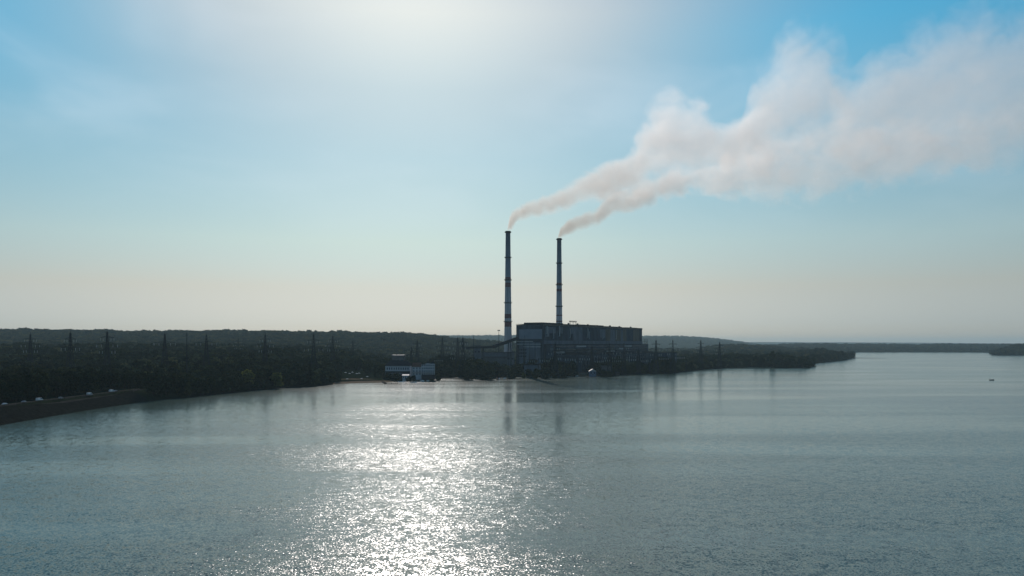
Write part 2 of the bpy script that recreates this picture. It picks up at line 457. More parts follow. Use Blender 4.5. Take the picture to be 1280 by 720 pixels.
def crown_mesh(name, seed, mat, shape='round', n=620, card=.95):
    """crown for a unit tree of 16 m: leaf clumps spread through several lobes"""
    r = np.random.default_rng(seed)
    H = 16.0
    lobes = []
    if shape == 'round':
        lobes.append((0, 0, 9.5, 4.2, 5.0))
        for i in range(9):
            a = r.uniform(0, 6.28); d = r.uniform(1.8, 3.9); z = r.uniform(3.4, 13.2)
            s = r.uniform(1.5, 2.9) * (1.05 if z < 11 else .8)
            lobes.append((d * math.cos(a) * (1 if z < 11 else .6), d * math.sin(a) * (1 if z < 11 else .6), z, s, s * r.uniform(.75, 1.0)))
    elif shape == 'poplar':
        for i in range(8):
            z = 3 + i * 1.65; s = 1.75 * math.sin(math.pi * (i + 1.4) / 10.0) + .25
            lobes.append((r.uniform(-.35, .35), r.uniform(-.35, .35), z, s, 1.7))
    elif shape == 'bush':
        for i in range(7):
            a = r.uniform(0, 6.28); d = r.uniform(0, 4.2)
            s = r.uniform(1.8, 3.2)
            lobes.append((d * math.cos(a), d * math.sin(a), r.uniform(1.4, 4.8), s, s * .9))
    vol = np.array([l[3] ** 2 for l in lobes]); vol = vol / vol.sum()
    ch = r.choice(len(lobes), n, p=vol)
    L = np.array(lobes)[ch]
    dirs = r.normal(size=(n, 3)); dirs /= np.linalg.norm(dirs, axis=1)[:, None]
    rad = r.random(n) ** .28 * (1 + .12 * r.normal(size=n))
    P = np.stack([L[:, 0] + dirs[:, 0] * L[:, 3] * rad, L[:, 1] + dirs[:, 1] * L[:, 3] * rad, L[:, 2] + dirs[:, 2] * L[:, 4] * rad], 1)
    P[:, 2] = np.maximum(P[:, 2], .4)
    nr_ = dirs + r.normal(size=(n, 3)) * .6; nr_ /= np.linalg.norm(nr_, axis=1)[:, None]
    u = np.cross(nr_, r.normal(size=(n, 3))); u /= np.linalg.norm(u, axis=1)[:, None]
    v = np.cross(nr_, u)
    s = card * r.uniform(.5, 1.25, n)[:, None]
    vs = np.concatenate([P - u * s - v * s * .3, P - v * s * .9 + u * s * .2, P + u * s + v * s * .2, P + v * s * .8 - u * s * .15], 1).reshape(-1, 3)
    m_ = bpy.data.meshes.new(name)
    m_.from_pydata(vs.tolist(), [], [tuple(range(4 * i, 4 * i + 4)) for i in range(n)]); m_.update()
    m_.materials.append(mat)
    return m_

def trunk_mesh(name, seed, shape='round'):
    r = random.Random(seed); mb = MB()
    top = {'round': 11.5, 'poplar': 14.0, 'bush': 3.0}[shape]
    p = Vector((0, 0, -1.0)); rad = {'round': .42, 'poplar': .3, 'bush': .22}[shape]
    n = 5
    for i in range(n):
        q = Vector((r.uniform(-.3, .3), r.uniform(-.3, .3), (i + 1) / n * top))
        mb.bar(p, q, rad * 2 * (1 - i / n * .75), rad * 2 * (1 - (i + 1) / n * .75))
        if i >= 1:
            for k_ in range(3 if shape != 'poplar' else 1):
                a = r.uniform(0, 6.28); l = r.uniform(1.8, 3.8) * (.5 if shape == 'poplar' else 1)
                e = q + Vector((math.cos(a) * l, math.sin(a) * l, l * r.uniform(.5, .9)))
                mb.bar(q, e, rad * .7 * (1 - i / n * .5), .08)
        p = q
    m_ = bpy.data.meshes.new(name); m_.from_pydata(mb.v, [], mb.f); m_.update(); m_.materials.append(M['bark'])
    return m_

PROTO = {}
for i in range(5):
    PROTO[('round', i)] = (crown_mesh('crown', 10 + i, M['leaf']), trunk_mesh('trunk', 10 + i))
for i in range(2):
    PROTO[('sunny', i)] = (crown_mesh('crown', 30 + i, M['leaf_sun']), trunk_mesh('trunk', 30 + i))
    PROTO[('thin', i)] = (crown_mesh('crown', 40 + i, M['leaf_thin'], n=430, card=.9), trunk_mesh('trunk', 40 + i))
    PROTO[('bush', i)] = (crown_mesh('crown', 50 + i, M['leaf'], 'bush', 420), trunk_mesh('trunk', 50 + i, 'bush'))
PROTO[('poplar', 0)] = (crown_mesh('crown', 60, M['leaf'], 'poplar', 420, .7), trunk_mesh('trunk', 60, 'poplar'))

NAME = {'round': 'broadleaf_tree', 'sunny': 'broadleaf_tree', 'thin': 'broadleaf_tree', 'bush': 'bush', 'poplar': 'poplar_tree'}
TREES = []
def plant(x, y, h, kind, label, group=None, wid=1.0, var=None):
    ks = [k_ for k_ in PROTO if k_[0] == kind]
    cm, tm = PROTO[ks[random.randrange(len(ks))] if var is None else (kind, var)]
    e = empty(NAME[kind], (x, y, float(ground_z(x, y))), random.uniform(0, 6.28))
    s = h / (14.5 if kind != 'bush' else 6.5)
    e.scale = (s * wid, s * wid, s)
    tag(e, label, 'bush' if kind == 'bush' else 'tree', group)
    for nm, me_ in (('crown', cm), ('trunk', tm)):
        o = bpy.data.objects.new(nm, me_); COL.objects.link(o); o.parent = e
    TREES.append((x, y))
    return e

# ------------------------------------------------------------------ chimneys
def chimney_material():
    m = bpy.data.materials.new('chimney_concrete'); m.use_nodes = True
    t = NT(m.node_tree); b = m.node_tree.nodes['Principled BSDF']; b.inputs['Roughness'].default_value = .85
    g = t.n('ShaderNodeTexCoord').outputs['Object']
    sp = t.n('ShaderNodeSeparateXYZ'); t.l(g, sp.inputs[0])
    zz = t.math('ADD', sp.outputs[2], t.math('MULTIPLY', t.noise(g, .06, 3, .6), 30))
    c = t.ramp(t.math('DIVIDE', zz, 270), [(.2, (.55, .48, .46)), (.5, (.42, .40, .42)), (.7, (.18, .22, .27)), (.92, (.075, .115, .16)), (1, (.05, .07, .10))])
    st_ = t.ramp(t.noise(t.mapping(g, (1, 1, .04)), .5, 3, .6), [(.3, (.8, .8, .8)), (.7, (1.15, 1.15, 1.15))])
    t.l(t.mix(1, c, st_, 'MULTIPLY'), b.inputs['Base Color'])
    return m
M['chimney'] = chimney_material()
CH_TOP = 254.0
def chimney(px, D, ytop, rings, bands, label, r0, r1):
    gz = 3.0
    e = empty('chimney', (PX(px, D), D, gz)); tag(e, label, 'chimney', 'power station chimneys')
    top = CH_TOP - gz
    def rad(z):  # slightly flared foot
        u = z / top
        return r1 + (r0 - r1) * (1 - u) ** 1.15 + 2.0 * max(0, 1 - u * 5) ** 2
    zs = [top * i / 40 for i in range(41)]
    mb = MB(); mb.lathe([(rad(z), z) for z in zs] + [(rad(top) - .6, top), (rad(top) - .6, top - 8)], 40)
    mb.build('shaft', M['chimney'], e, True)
    for y in rings:
        z = ZY(y, D) - gz
        mb = MB(); rr = rad(z)
        mb.lathe([(rr + .02, z - 1.2), (rr + 1.7, z - .2), (rr + 1.7, z + .2), (rr + .02, z + .2)], 32, cap=False)
        for i in range(32):
            a = 2 * math.pi * i / 32
            mb.bar(((rr + 1.6) * math.cos(a), (rr + 1.6) * math.sin(a), z + .2), ((rr + 1.6) * math.cos(a), (rr + 1.6) * math.sin(a), z + 1.4), .12)
        mb.lathe([(rr + 1.55, z + 1.3), (rr + 1.68, z + 1.3), (rr + 1.68, z + 1.45), (rr + 1.55, z + 1.45)], 32, cap=False)
        mb.build('platform', M['steel_dark'], e)
    for y0, y1 in bands:
        za, zb = ZY(y1, D) - gz, ZY(y0, D) - gz
        mb = MB(); mb.lathe([(rad(za) + .05, za), (rad((za + zb) / 2) + .06, (za + zb) / 2), (rad(zb) + .05, zb)], 40, cap=False)
        mb.build('painted_band', M['band'], e, True)
    mb = MB(); mb.lathe([(rad(top) + .05, top - 3.5), (rad(top) + .55, top - 3), (rad(top) + .55, top + .1), (rad(top) - .4, top + .1)], 40, cap=False)
    mb.build('crown_rim', M['steel_dark'], e, True)
    mb = MB()
    for s in (-.3, .3):
        for i in range(40):
            z0, z1 = zs[i], zs[i + 1]
            mb.bar((s, -rad(z0) - .5, z0), (s, -rad(z1) - .5, z1), .12)
    for i in range(160):
        z = top * (i + .5) / 160
        mb.bar((-.3, -rad(z) - .5, z), (.3, -rad(z) - .5, z), .1)
    mb.build('ladder', M['steel'], e)
    return e
D1 = (CH_TOP - CAMZ) * F / (HY - 289); D2 = (CH_TOP - CAMZ) * F / (HY - 298)
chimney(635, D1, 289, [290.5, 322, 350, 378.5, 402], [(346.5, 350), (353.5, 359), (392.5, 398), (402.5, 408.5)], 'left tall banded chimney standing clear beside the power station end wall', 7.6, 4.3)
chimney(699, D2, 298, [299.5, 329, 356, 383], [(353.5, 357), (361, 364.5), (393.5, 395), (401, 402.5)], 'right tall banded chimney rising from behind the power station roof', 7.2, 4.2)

# ------------------------------------------------------------------ power station
UC = Vector((.507, .862, 0)).normalized(); VC = Vector((-UC.y, UC.x, 0))
PO = Vector((52.0, 1330.0, 0)); LB = 444.0
ps = empty('power_station', (PO.x, PO.y, 3.0), math.atan2(UC.y, UC.x))
tag(ps, 'long dark power station building with a pale end wall between the two chimneys', 'power station')
TZ = 79.3                      # roof height above the yard
def pb(name, mat, boxes):
    mb = MB()
    for bx in boxes: mb.box(bx[0], bx[1])
    return mb.build(name, mat, ps)
pb('boiler_hall', M['panel_dark'], [((0, 0, -2), (LB, 52, TZ))])
# upper facade of alternating cladding sections, each a few decimetres proud
secs = [(0, 10, 'panel_dark'), (10, 70, 'panel_mid'), (70, 130, 'panel_dark'), (130, 190, 'panel_mid'), (190, 262, 'panel_dark'), (262, 340, 'panel_rust'), (340, LB, 'panel_rust')]
rs = random.Random(3)
u = 6.0
while u < LB - 8:
    wd = rs.choice((11.5, 14.5, 17.5, 23.5))
    wd = min(wd, LB - 3 - u)
    far = u > 250
    mt = rs.choice(['panel_rust', 'panel_mid', 'panel_rust', 'panel_dark']) if far else rs.choice(['panel_dark', 'panel_dark', 'panel_mid'])
    zt = TZ - rs.uniform(2, 5); zb = 53 + (0 if far else rs.choice((0, 6, 12)))
    pb('cladding_panel', M[mt], [((u, -.35, zb), (u + wd, -.004, zt))])
    u += wd + .5
pb('parapet', M['panel_rust'], [((0, -.9, TZ - 1.6), (LB, -.36, TZ + .7))])
pb('roof', M['roof_dark'], [((-.6, -.8, TZ + .71), (LB + .5, 52.5, TZ + 1.3))])
for a, b_, h in ((-.5, 52, 0), (12, 88, 2.6), (88, 150, 1.5), (156, 262, 2.2), (268, 352, 1.2), (372, LB - 6, .8)):
    if h: pb('roof_lantern', M['roof_dark'], [((a, 8, TZ + 1.3), (b_, 44, TZ + 1.3 + h))])
for uu in (30, 64, 101, 137, 181, 222, 283, 330, 390):
    pb('roof_vent', M['steel_dark'], [((uu, 3, TZ + 1.3), (uu + 2.2, 6, TZ + 3.6 + (uu % 3) * .6))])
# end wall
pb('end_wall_panel', M['panel_light'], [((-.5, 2.5, 55.5), (-.004, 46, 71.5))])
pb('end_wall_lower', M['panel_mid'], [((-.4, 4, 8), (-.004, 46, 50))])
pb('end_wall_band', M['duct'], [((-.9, 20, 50.5), (-.41, 50, 51.8))])
pb('end_wall_band', M['duct'], [((-.9, 4, 46.0), (-.41, 50, 47.4))])
pb('end_wall_band', M['duct'], [((-.9, 4, 41.5), (-.41, 38, 43.4))])
for i, zz in enumerate((36, 30.5, 25)):
    pb('window', M['glass'], [((-.8, 32 + k_ * 4.2, zz), (-.41, 35 + k_ * 4.2, zz + 2.6)) for k_ in range(4)])
pb('end_wall_strut', M['steel_dark'], [((-.95, v_, 0), (-.42, v_ + .7, 54)) for v_ in (4, 15, 26, 37, 50)])
# pale wall band, bunker bay and turbine hall stepping down on the water side
pb('wall_band', M['panel_mid'], [((0, -1.2, 47.0), (LB, -.36, 52.8))])
pb('bunker_bay', M['panel_dark'], [((4, -14, -2), (LB, -1.21, 46.0))])
pb('bunker_bay_roof', M['roof_dark'], [((3.5, -14.5, 46.01), (LB + .4, -1.25, 46.6))])
pb('turbine_hall', M['panel_dark'], [((16, -62, -2), (LB - 60, -14.01, 29.0))])
pb('turbine_hall_roof', M['roof_dark'], [((15.5, -62.6, 29.01), (LB - 59.5, -14.01, 30.2))])
for k_ in range(8):
    u0 = 34 + k_ * 44
    pb('roof_skylight', M['roof_dark'], [((u0, -54, 30.21), (u0 + 22, -24, 32.4))])
for row, (z0, z1) in enumerate(((31.5, 34.5), (36.5, 39.5), (41.5, 44.2))):
    for k_ in range(10):
        u0 = 10 + k_ * 43.2
        mb = MB()
        for j in range(9): mb.box((u0 + j * 4.4, -14.3, z0), (u0 + j * 4.4 + 3.2, -14.005, z1))
        mb.build('window_row', M['duct' if (row * 7 + k_ * 3) % 5 == 0 else 'glass'], ps)
for k_ in range(7):
    u0 = 24 + k_ * 46
    mb = MB()
    for j in range(10): mb.box((u0 + j * 4, -62.35, 12), (u0 + j * 4 + 3.1, -62.005, 24))
    mb.build('tall_window', M['glass'], ps)
mb = MB()
for k_ in range(33): mb.box((20 + k_ * 11.1, -62.9, 0), (20.9 + k_ * 11.1, -62.36, 27))
mb.build('pilaster', M['panel_mid'], ps)
# pale rising ducts on the upper facade
for uu, z0, z1, rr in ((8.5, 64, 77, .8), (12.5, 60, 76, .5), (54, 60, 77, .9), (33, 56, 72, .5), (96, 58, 74, .5), (168, 58, 76, .9), (176, 56, 70, .5), (236, 56, 72, .5), (300, 56, 74, .5)):
    mb = MB(); mb.lathe([(rr, z0), (rr, z1)], 12, (uu, -1.4 - rr)); mb.box((uu - rr, -1.4 - rr, z0), (uu + rr, -.4, z0 + 1)); mb.build('riser_duct', M['duct'], ps)
# crossing conveyor bridges along the facade
pb('pipe_bridge', M['steel'], [((4, -19, 37.5), (LB * .62, -16, 39.4))])
# roof gantry
mb = MB()
for a in (140, 152, 163):
    mb.bar((a, 20, TZ + 3.5), (a, 20, TZ + 9), .5)
mb.bar((136, 20, TZ + 8.2), (167, 20, TZ + 8.2), 1.0); mb.bar((136, 20, TZ + 9.6), (167, 20, TZ + 9.6), .4)
for a in range(138, 168, 4): mb.bar((a, 20, TZ + 8.2), (a, 20, TZ + 10.2), .45)
mb.build('roof_gantry', M['steel_dark'], ps)
# open steel stair tower on the far end
mb = MB()
for (a, c) in ((LB + 1, -6), (LB + 14, -6), (LB + 1, 12), (LB + 14, 12)):
    mb.bar((a, c, -2), (a, c, 58), .9)
for zz in range(4, 60, 6):
    for p, q_ in (((LB + 1, -6), (LB + 14, -6)), ((LB + 14, -6), (LB + 14, 12)), ((LB + 1, 12), (LB + 14, 12))):
        mb.bar((*p, zz), (*q_, zz), .5)
    if zz < 50:
        mb.bar((LB + 1, -6, zz), (LB + 14, -6, zz + 6), .4); mb.bar((LB + 14, -6, zz), (LB + 14, 12, zz + 6), .4)
for zz in (10, 22, 34, 40): mb.box((LB + 1, -6, zz), (LB + 14, 12, zz + .3))
mb.build('stair_tower', M['steel'], ps)
pb('end_annex', M['panel_rust'], [((LB + .02, -5.5, -2), (LB + 13.5, 11.5, 39))])

# ------------------------------------------------------------------ coal conveyor gallery and its yard buildings
def truss_gallery(e, A, B, w_, h_, mat):
    A, B = Vector(A), Vector(B); d = (B - A).normalized(); s = Vector((-d.y, d.x, 0)).normalized() * w_ / 2; up = Vector((0, 0, h_))
    mb = MB()
    vs = [A - s, A + s, A + s + up, A - s + up, B - s, B + s, B + s + up, B - s + up]
    mb.add(vs, [(0, 1, 2, 3), (7, 6, 5, 4), (0, 4, 5, 1), (1, 5, 6, 2), (2, 6, 7, 3), (3, 7, 4, 0)])
    mb.build('gallery', mat, e)
    n = max(3, int((B - A).length / 14))
    mb = MB()
    for i in range(n + 1):
        p = A + (B - A) * i / n
        for sg in (-1.05, 1.05): mb.bar(p + s * sg, p + s * sg + up, .3)
        if i < n:
            p2 = A + (B - A) * (i + 1) / n
            for sg in (-1.05, 1.05): mb.bar(p + s * sg, p2 + s * sg + up, .25)
    mb.build('truss', M['steel'], e)
    for i in range(1, n, 2):
        p = A + (B - A) * i / n
        mb = MB()
        for sg in (-1, 1):
            for t_ in (-2, 2): mb.bar(p + s * sg + d * t_ * .2, Vector((p.x, p.y, 0)) + s * sg * 1.6 + Vector((d.x, d.y, 0)) * t_, .7)
        mb.bar(p - s + Vector((0, 0, -p.z * .5)), p + s + Vector((0, 0, -p.z * .5)), .4)
        mb.build('trestle', M['steel_dark'], e)
cg = empty('conveyor_gallery', (PX(646, 1352), 1352, 3.0)); tag(cg, 'sloping coal conveyor gallery climbing from the yard to the power station end wall', 'conveyor')
def rel(px, D, z, o=cg): return (PX(px, D) - o.location.x, D - o.location.y, z - o.location.z)
truss_gallery(cg, rel(646.5, 1350, ZY(424, 1350) - 1), rel(617, 1320, ZY(435, 1320)), 6, 4.6, M['roof_dark'])
cg2 = empty('conveyor_gallery', (PX(617, 1320), 1320, 3.0)); tag(cg2, 'level coal conveyor gallery running left from the foot of the sloping one', 'conveyor')
truss_gallery(cg2, rel(617, 1318, ZY(435.2, 1320), cg2), rel(578, 1330, ZY(436.2, 1330), cg2), 5, 3.6, M['roof_dark'])

def block(name, px0, px1, D, ytop, depth, label, cat, mat='concrete_wall', rows_=2, base=3.0, roof='roof_dark', group=None, skew=0.0):
    xm = PX((px0 + px1) / 2, D); wd = PX(px1, D) - PX(px0, D); h = ZY(ytop, D) - base
    e = empty(name, (xm, D, base), skew); tag(e, label, cat, group)
    mb = MB(); mb.box((-wd / 2, 0, -2), (wd / 2, depth, h)); mb.build('wall', M[mat], e)
    mb = MB(); mb.box((-wd / 2 - .4, -.4, h + .004), (wd / 2 + .4, depth + .4, h + .7)); mb.build('roof', M[roof], e)
    for r_ in range(rows_):
        z0 = h * (r_ + .45) / (rows_ + .3); n = max(2, int(wd / 6))
        for i in range(n):
            x0 = -wd / 2 + wd * (i + .25) / n
            mb = MB(); mb.box((x0, -.12, z0), (x0 + wd / n * .5, -.004, z0 + min(2.6, h / (rows_ + 1) * .5))); mb.build('window', M['glass'], e)
    return e
block('transfer_tower', 592, 601, 1345, 432.3, 12, 'small square coal transfer tower on the left end of the conveyor galleries', 'tower', 'panel_mid', 3)
block('coal_mill_building', 600, 643, 1372, 440.5, 22, 'low long grey yard building behind the foot of the left chimney', 'building', 'panel_mid', 2)
block('workshop_building', 604, 634, 1285, 446.5, 16, 'low grey workshop in front of the conveyor trestles', 'building', 'concrete_wall', 1, group=None)
block('switch_house', 655, 676, 1250, 456.5, 14, 'flat grey switch house below the pale end wall of the power station', 'building', 'panel_mid', 1)
block('pump_house', 752, 764, 1262, 457.5, 12, 'small flat pump house among trees before the middle of the power station', 'building', 'concrete_wall', 1)
block('long_shed', 800, 846, 1560, 441.0, 25, 'long low shed right of the power station behind the pylons', 'shed', 'panel_dark', 1)
block('shore_shed', 804, 823, 1450, 459.5, 9, 'long pale roofed low shed on the green bank right of the power station', 'shed', 'wood', 1, 2.0, 'roof_pale')
block('roadside_shed', 160, 168, 790, 473.5, 7, 'small pale roofed shed in the trees above the embankment', 'shed', 'wood', 1, 9.0, 'roof_pale')
block('hangar', 490, 505, 1500, 444.2, 16, 'pale roofed hangar glimpsed over the trees behind the lakeside guesthouse', 'building', 'concrete_wall', 1, 12.0, 'roof_pale')

# ------------------------------------------------------------------ pylons and masts
def pylon_meshes(Hh, arms, wb):
    body = MB()
    def hw(z):
        u = z / Hh
        return wb * (1 - u) ** 1.3 + .45
    lv = [0, .12, .24, .35, .45, .54, .62, .70, .78, .86, .93, 1.0]
    for a, c in zip(lv[:-1], lv[1:]):
        z0, z1 = a * Hh, c * Hh; h0, h1 = hw(z0), hw(z1)
        cs = [(-1, -1), (1, -1), (1, 1), (-1, 1)]
        for i in range(4):
            x, y = cs[i]; x2, y2 = cs[(i + 1) % 4]
            body.bar((x * h0, y * h0, z0), (x * h1, y * h1, z1), .42)
            body.bar((x * h0, y * h0, z0), (x2 * h1, y2 * h1, z1), .22)
            body.bar((x2 * h0, y2 * h0, z0), (x * h1, y * h1, z1), .22)
            body.bar((x * h1, y * h1, z1), (x2 * h1, y2 * h1, z1), .2)
    body.bar((0, 0, Hh), (0, 0, Hh + 3), .35, .15)
    A = []
    for zf, l in arms:
        mb = MB(); ins = MB(); z = zf * Hh; h = hw(z)
        for sx in (-1, 1):
            for sy in (-1, 1):
                mb.bar((sx * h, sy * h, z), (sx * l, 0, z + .3), .28)
                mb.bar((sx * h, sy * h, z + 2.2), (sx * l, 0, z + .3), .24)
            for k_ in range(1, 4):
                xx = h + (l - h) * k_ / 4
                mb.bar((sx * xx, -h * (1 - k_ / 4), z), (sx * xx, h * (1 - k_ / 4), z), .15)
                mb.bar((sx * xx, 0, z), (sx * xx, 0, z + 2.2 * (1 - k_ / 4)), .15)
            for xx in (l, (l + h) / 2):
                ins.lathe([(.1, z - 3.0), (.22, z - 2.8), (.22, z - .3), (.08, z - .1)], 8, (sx * xx, 0))
        A.append((mb, ins))
    return body, A
def mesh_of(mb, nm, mat):
    m_ = bpy.data.meshes.new(nm); m_.from_pydata(mb.v, [], mb.f); m_.update(); m_.materials.append(mat); return m_
PYL = {}
for kk, (Hh, arms, wb) in {'tree': (50, [(.62, 7.5), (.75, 10), (.88, 6.5)], 3.6), 'flat': (50, [(.80, 12)], 4.2), 'two': (50, [(.68, 10.5), (.86, 7)], 3.8)}.items():
    body, A = pylon_meshes(Hh, arms, wb)
    PYL[kk] = (mesh_of(body, 'lattice_body', M['steel_dark']), [(mesh_of(a, 'cross_arm', M['steel_dark']), mesh_of(i_, 'insulator', M['insulator'])) for a, i_ in A])
PY = []
def pylon(px, ytop, D, kind, label, group, rz=0.0):
    x = PX(px, D); gz = float(ground_z(x, D)); h = ZY(ytop, D) - gz - 2
    e = empty('pylon', (x, D, gz), rz); s = h / 50.0; e.scale = (max(s, .75), max(s, .75), s)
    tag(e, label, 'pylon', group)
    bm, A = PYL[kind]
    o = bpy.data.objects.new('lattice_body', bm); COL.objects.link(o); o.parent = e
    for a, i_ in A:
        o = bpy.data.objects.new('cross_arm', a); COL.objects.link(o); o.parent = e
        o2 = bpy.data.objects.new('insulator', i_); COL.objects.link(o2); o2.parent = o
    PY.append((px, e)); TREES.append((x, D))
    return e
G1 = 'pylons in the wood on the left'; G2 = 'pylons before the middle hills'; G3 = 'pylons before the power station'; G4 = 'pylons right of the power station'
pylon(38, 416, 1020, 'tree', 'leftmost lattice pylon sticking out of the dark wood', G1, .2)
pylon(88, 414, 960, 'two', 'second pylon from the left, its top just touching the skyline', G1, -.1)
pylon(134, 413, 930, 'tree', 'third pylon from the left, the bulkiest one over the dark wood', G1, .15)
pylon(206, 415.5, 980, 'flat', 'wide armed pylon just left of the plain steel mast', G1, 0)
pylon(258, 416.5, 1020, 'flat', 'wide armed pylon just right of the plain steel mast', G1, .1)
pylon(298, 422, 1350, 'tree', 'faint shorter pylon against the hill between two taller ones', G1, .3)
pylon(331.5, 416.5, 1050, 'tree', 'three armed pylon alone in the middle of the left hill', G1, 0)
pylon(392, 416.5, 1060, 'two', 'two armed pylon above the wood left of the beach', G1, .1)
pylon(416, 418.5, 1200, 'tree', 'slim pylon directly above the beach trees', G1, .4)
pylon(441, 425, 1600, 'tree', 'small far pylon right of the slim beach pylon', G1, .4)
pylon(514, 432, 1300, 'two', 'short stubby pylon over the guesthouse roof', G2, .5)
pylon(521.5, 424, 1300, 'tree', 'taller of the paired pylons over the guesthouse roof', G2, .3)
pylon(553, 420.5, 1280, 'tree', 'single pylon between the white hotel and the paired pylons', G2, .2)
pylon(572, 420.5, 1230, 'tree', 'left one of the close pair of pylons with pale insulators', G2, .2)
pylon(578.5, 420.5, 1250, 'two', 'right one of the close pair of pylons with pale insulators', G2, .5)
pylon(694, 428, 1215, 'tree', 'pylon before the power station under the right chimney', G3, .4)
pylon(740, 431, 1260, 'two', 'pylon before the dark middle of the power station facade', G3, .3)
pylon(762, 428, 1240, 'tree', 'left of the two heavy pylons before the brownish facade', G3, .1)
pylon(780, 427.5, 1260, 'tree', 'right of the two heavy pylons before the brownish facade', G3, -.1)
pylon(798, 433, 1330, 'two', 'low pylon before the right corner of the power station', G3, .3)
pylon(820, 424, 1330, 'tree', 'first pylon right of the power station stair tower', G4, .05)
pylon(841, 424, 1360, 'tree', 'second pylon right of the power station', G4, -.1)
pylon(876, 424.5, 1600, 'tree', 'third pylon right of the power station, against pale hill', G4, .2)
pylon(899.5, 426.5, 1600, 'tree', 'last pylon on the right, above the wooded point', G4, .1)

def mast(px, ytop, D, label, head=False):
    x = PX(px, D); gz = float(ground_z(x, D)); h = ZY(ytop, D) - gz
    e = empty('floodlight_mast' if head else 'steel_mast', (x, D, gz)); tag(e, label, 'mast')
    mb = MB(); mb.lathe([(.75, -1), (.55, h * .5), (.3, h)], 10); mb.build('pole', M['steel_dark'], e)
    mb = MB()
    if head:
        mb.box((-2.4, -.8, h - .2), (2.4, .8, h + .5)); 
        for i in range(4): mb.box((-2.2 + i * 1.2, -1.3, h + .5), (-1.4 + i * 1.2, -.5, h + 1.6))
        mb.build('lamp_head', M['steel_dark'], e)
    else:
        mb.box((-1.3, -.2, h - 3), (1.3, .2, h - 2.7)); mb.box((-.9, -.2, h - 7), (.9, .2, h - 6.7)); mb.build('bracket', M['steel_dark'], e)
    TREES.append((x, D))
mast(233.5, 416, 900, 'plain thin steel mast between the two wide armed pylons')
mast(592, 419.5, 1330, 'thin steel mast over the coal transfer tower')
mast(623.5, 413.5, 1400, 'floodlight mast with a lamp head beside the left chimney', True)
mast(656, 419, 1300, 'thin dark mast in front of the pale end wall', False)

# portal gantries of the switchyard
def portal():
    mb = MB()
    for sx in (-9, 9):
        for a in (-.8, .8):
            mb.bar((sx + a, -.7, 0), (sx + a * .3, 0, 22), .35); mb.bar((sx + a, .7, 0), (sx + a * .3, 0, 22), .35)
        for zz in range(0, 22, 4): mb.bar((sx - .8 * (1 - zz / 30), -.5, zz), (sx + .8 * (1 - zz / 30), .5, zz + 4), .2)
    beam = MB()
    for yy in (-.6, .6):
        for zz in (20.5, 22): beam.bar((-9.5, yy, zz), (9.5, yy, zz), .25)
    for i in range(12): beam.bar((-9.5 + i * 1.6, -.6, 20.5), (-8.0 + i * 1.6, .6, 22), .18)
    ins = MB()
    for xx in (-6, -3, 0, 3, 6): ins.lathe([(.15, 17.5), (.3, 17.7), (.3, 20), (.1, 20.4)], 8, (xx, 0))
    return mesh_of(mb, 'frame', M['steel_dark']), mesh_of(beam, 'beam', M['steel_dark']), mesh_of(ins, 'insulator', M['insulator'])
pf, pbm, pi_ = portal()
GL = ['under the left half of the pale end wall', 'under the right corner of the pale end wall', 'standing deeper, just left of the right chimney line', 'just right of the pylon under the right chimney', 'nearest the water, above the moored cabin boat', 'deeper in the yard above the dark boat shed', 'just left of the mid facade pylon', 'between the mid facade pylon and the pump house', 'deeper in the yard behind the pump house',
      'between the two heavy pylons', 'between the right heavy pylon and the low corner pylon', 'under the right corner of the power station', 'behind the shore shed roof', 'between the first two pylons right of the power station', 'just right of the second right pylon, before the long shed', 'left of the single middle pylon', 'between the single middle pylon and the close pair', 'just right of the close pair of pylons']
gpos = [(663, 1265), (681, 1240), (690, 1290), (704, 1250), (713, 1225), (722, 1290), (731, 1250), (749, 1262), (757, 1290), (771, 1270), (789, 1285), (806, 1340), (812, 1400), (830, 1360), (850, 1420), (548, 1260), (563, 1300), (585, 1270)]
for i, (px, D) in enumerate(gpos):
    x = PX(px, D); e = empty('switchyard_gantry', (x, D, 3.0), random.uniform(-.35, .35))
    s = random.uniform(.9, 1.25); e.scale = (s, s, s)
    lab = 'steel portal gantry of the switchyard before the power station' if px < 800 else 'steel portal gantry right of the power station under the pylons'
    lab = 'steel portal gantry ' + GL[i]
    tag(e, lab, 'gantry', 'switchyard gantries' if px >= 600 and px < 800 else ('right switchyard gantries' if px >= 800 else 'gantries by the paired pylons'))
    for nm, mm in (('frame', pf), ('beam', pbm), ('insulator', pi_)):
        o = bpy.data.objects.new(nm, mm); COL.objects.link(o); o.parent = e
    TREES.append((x, D))

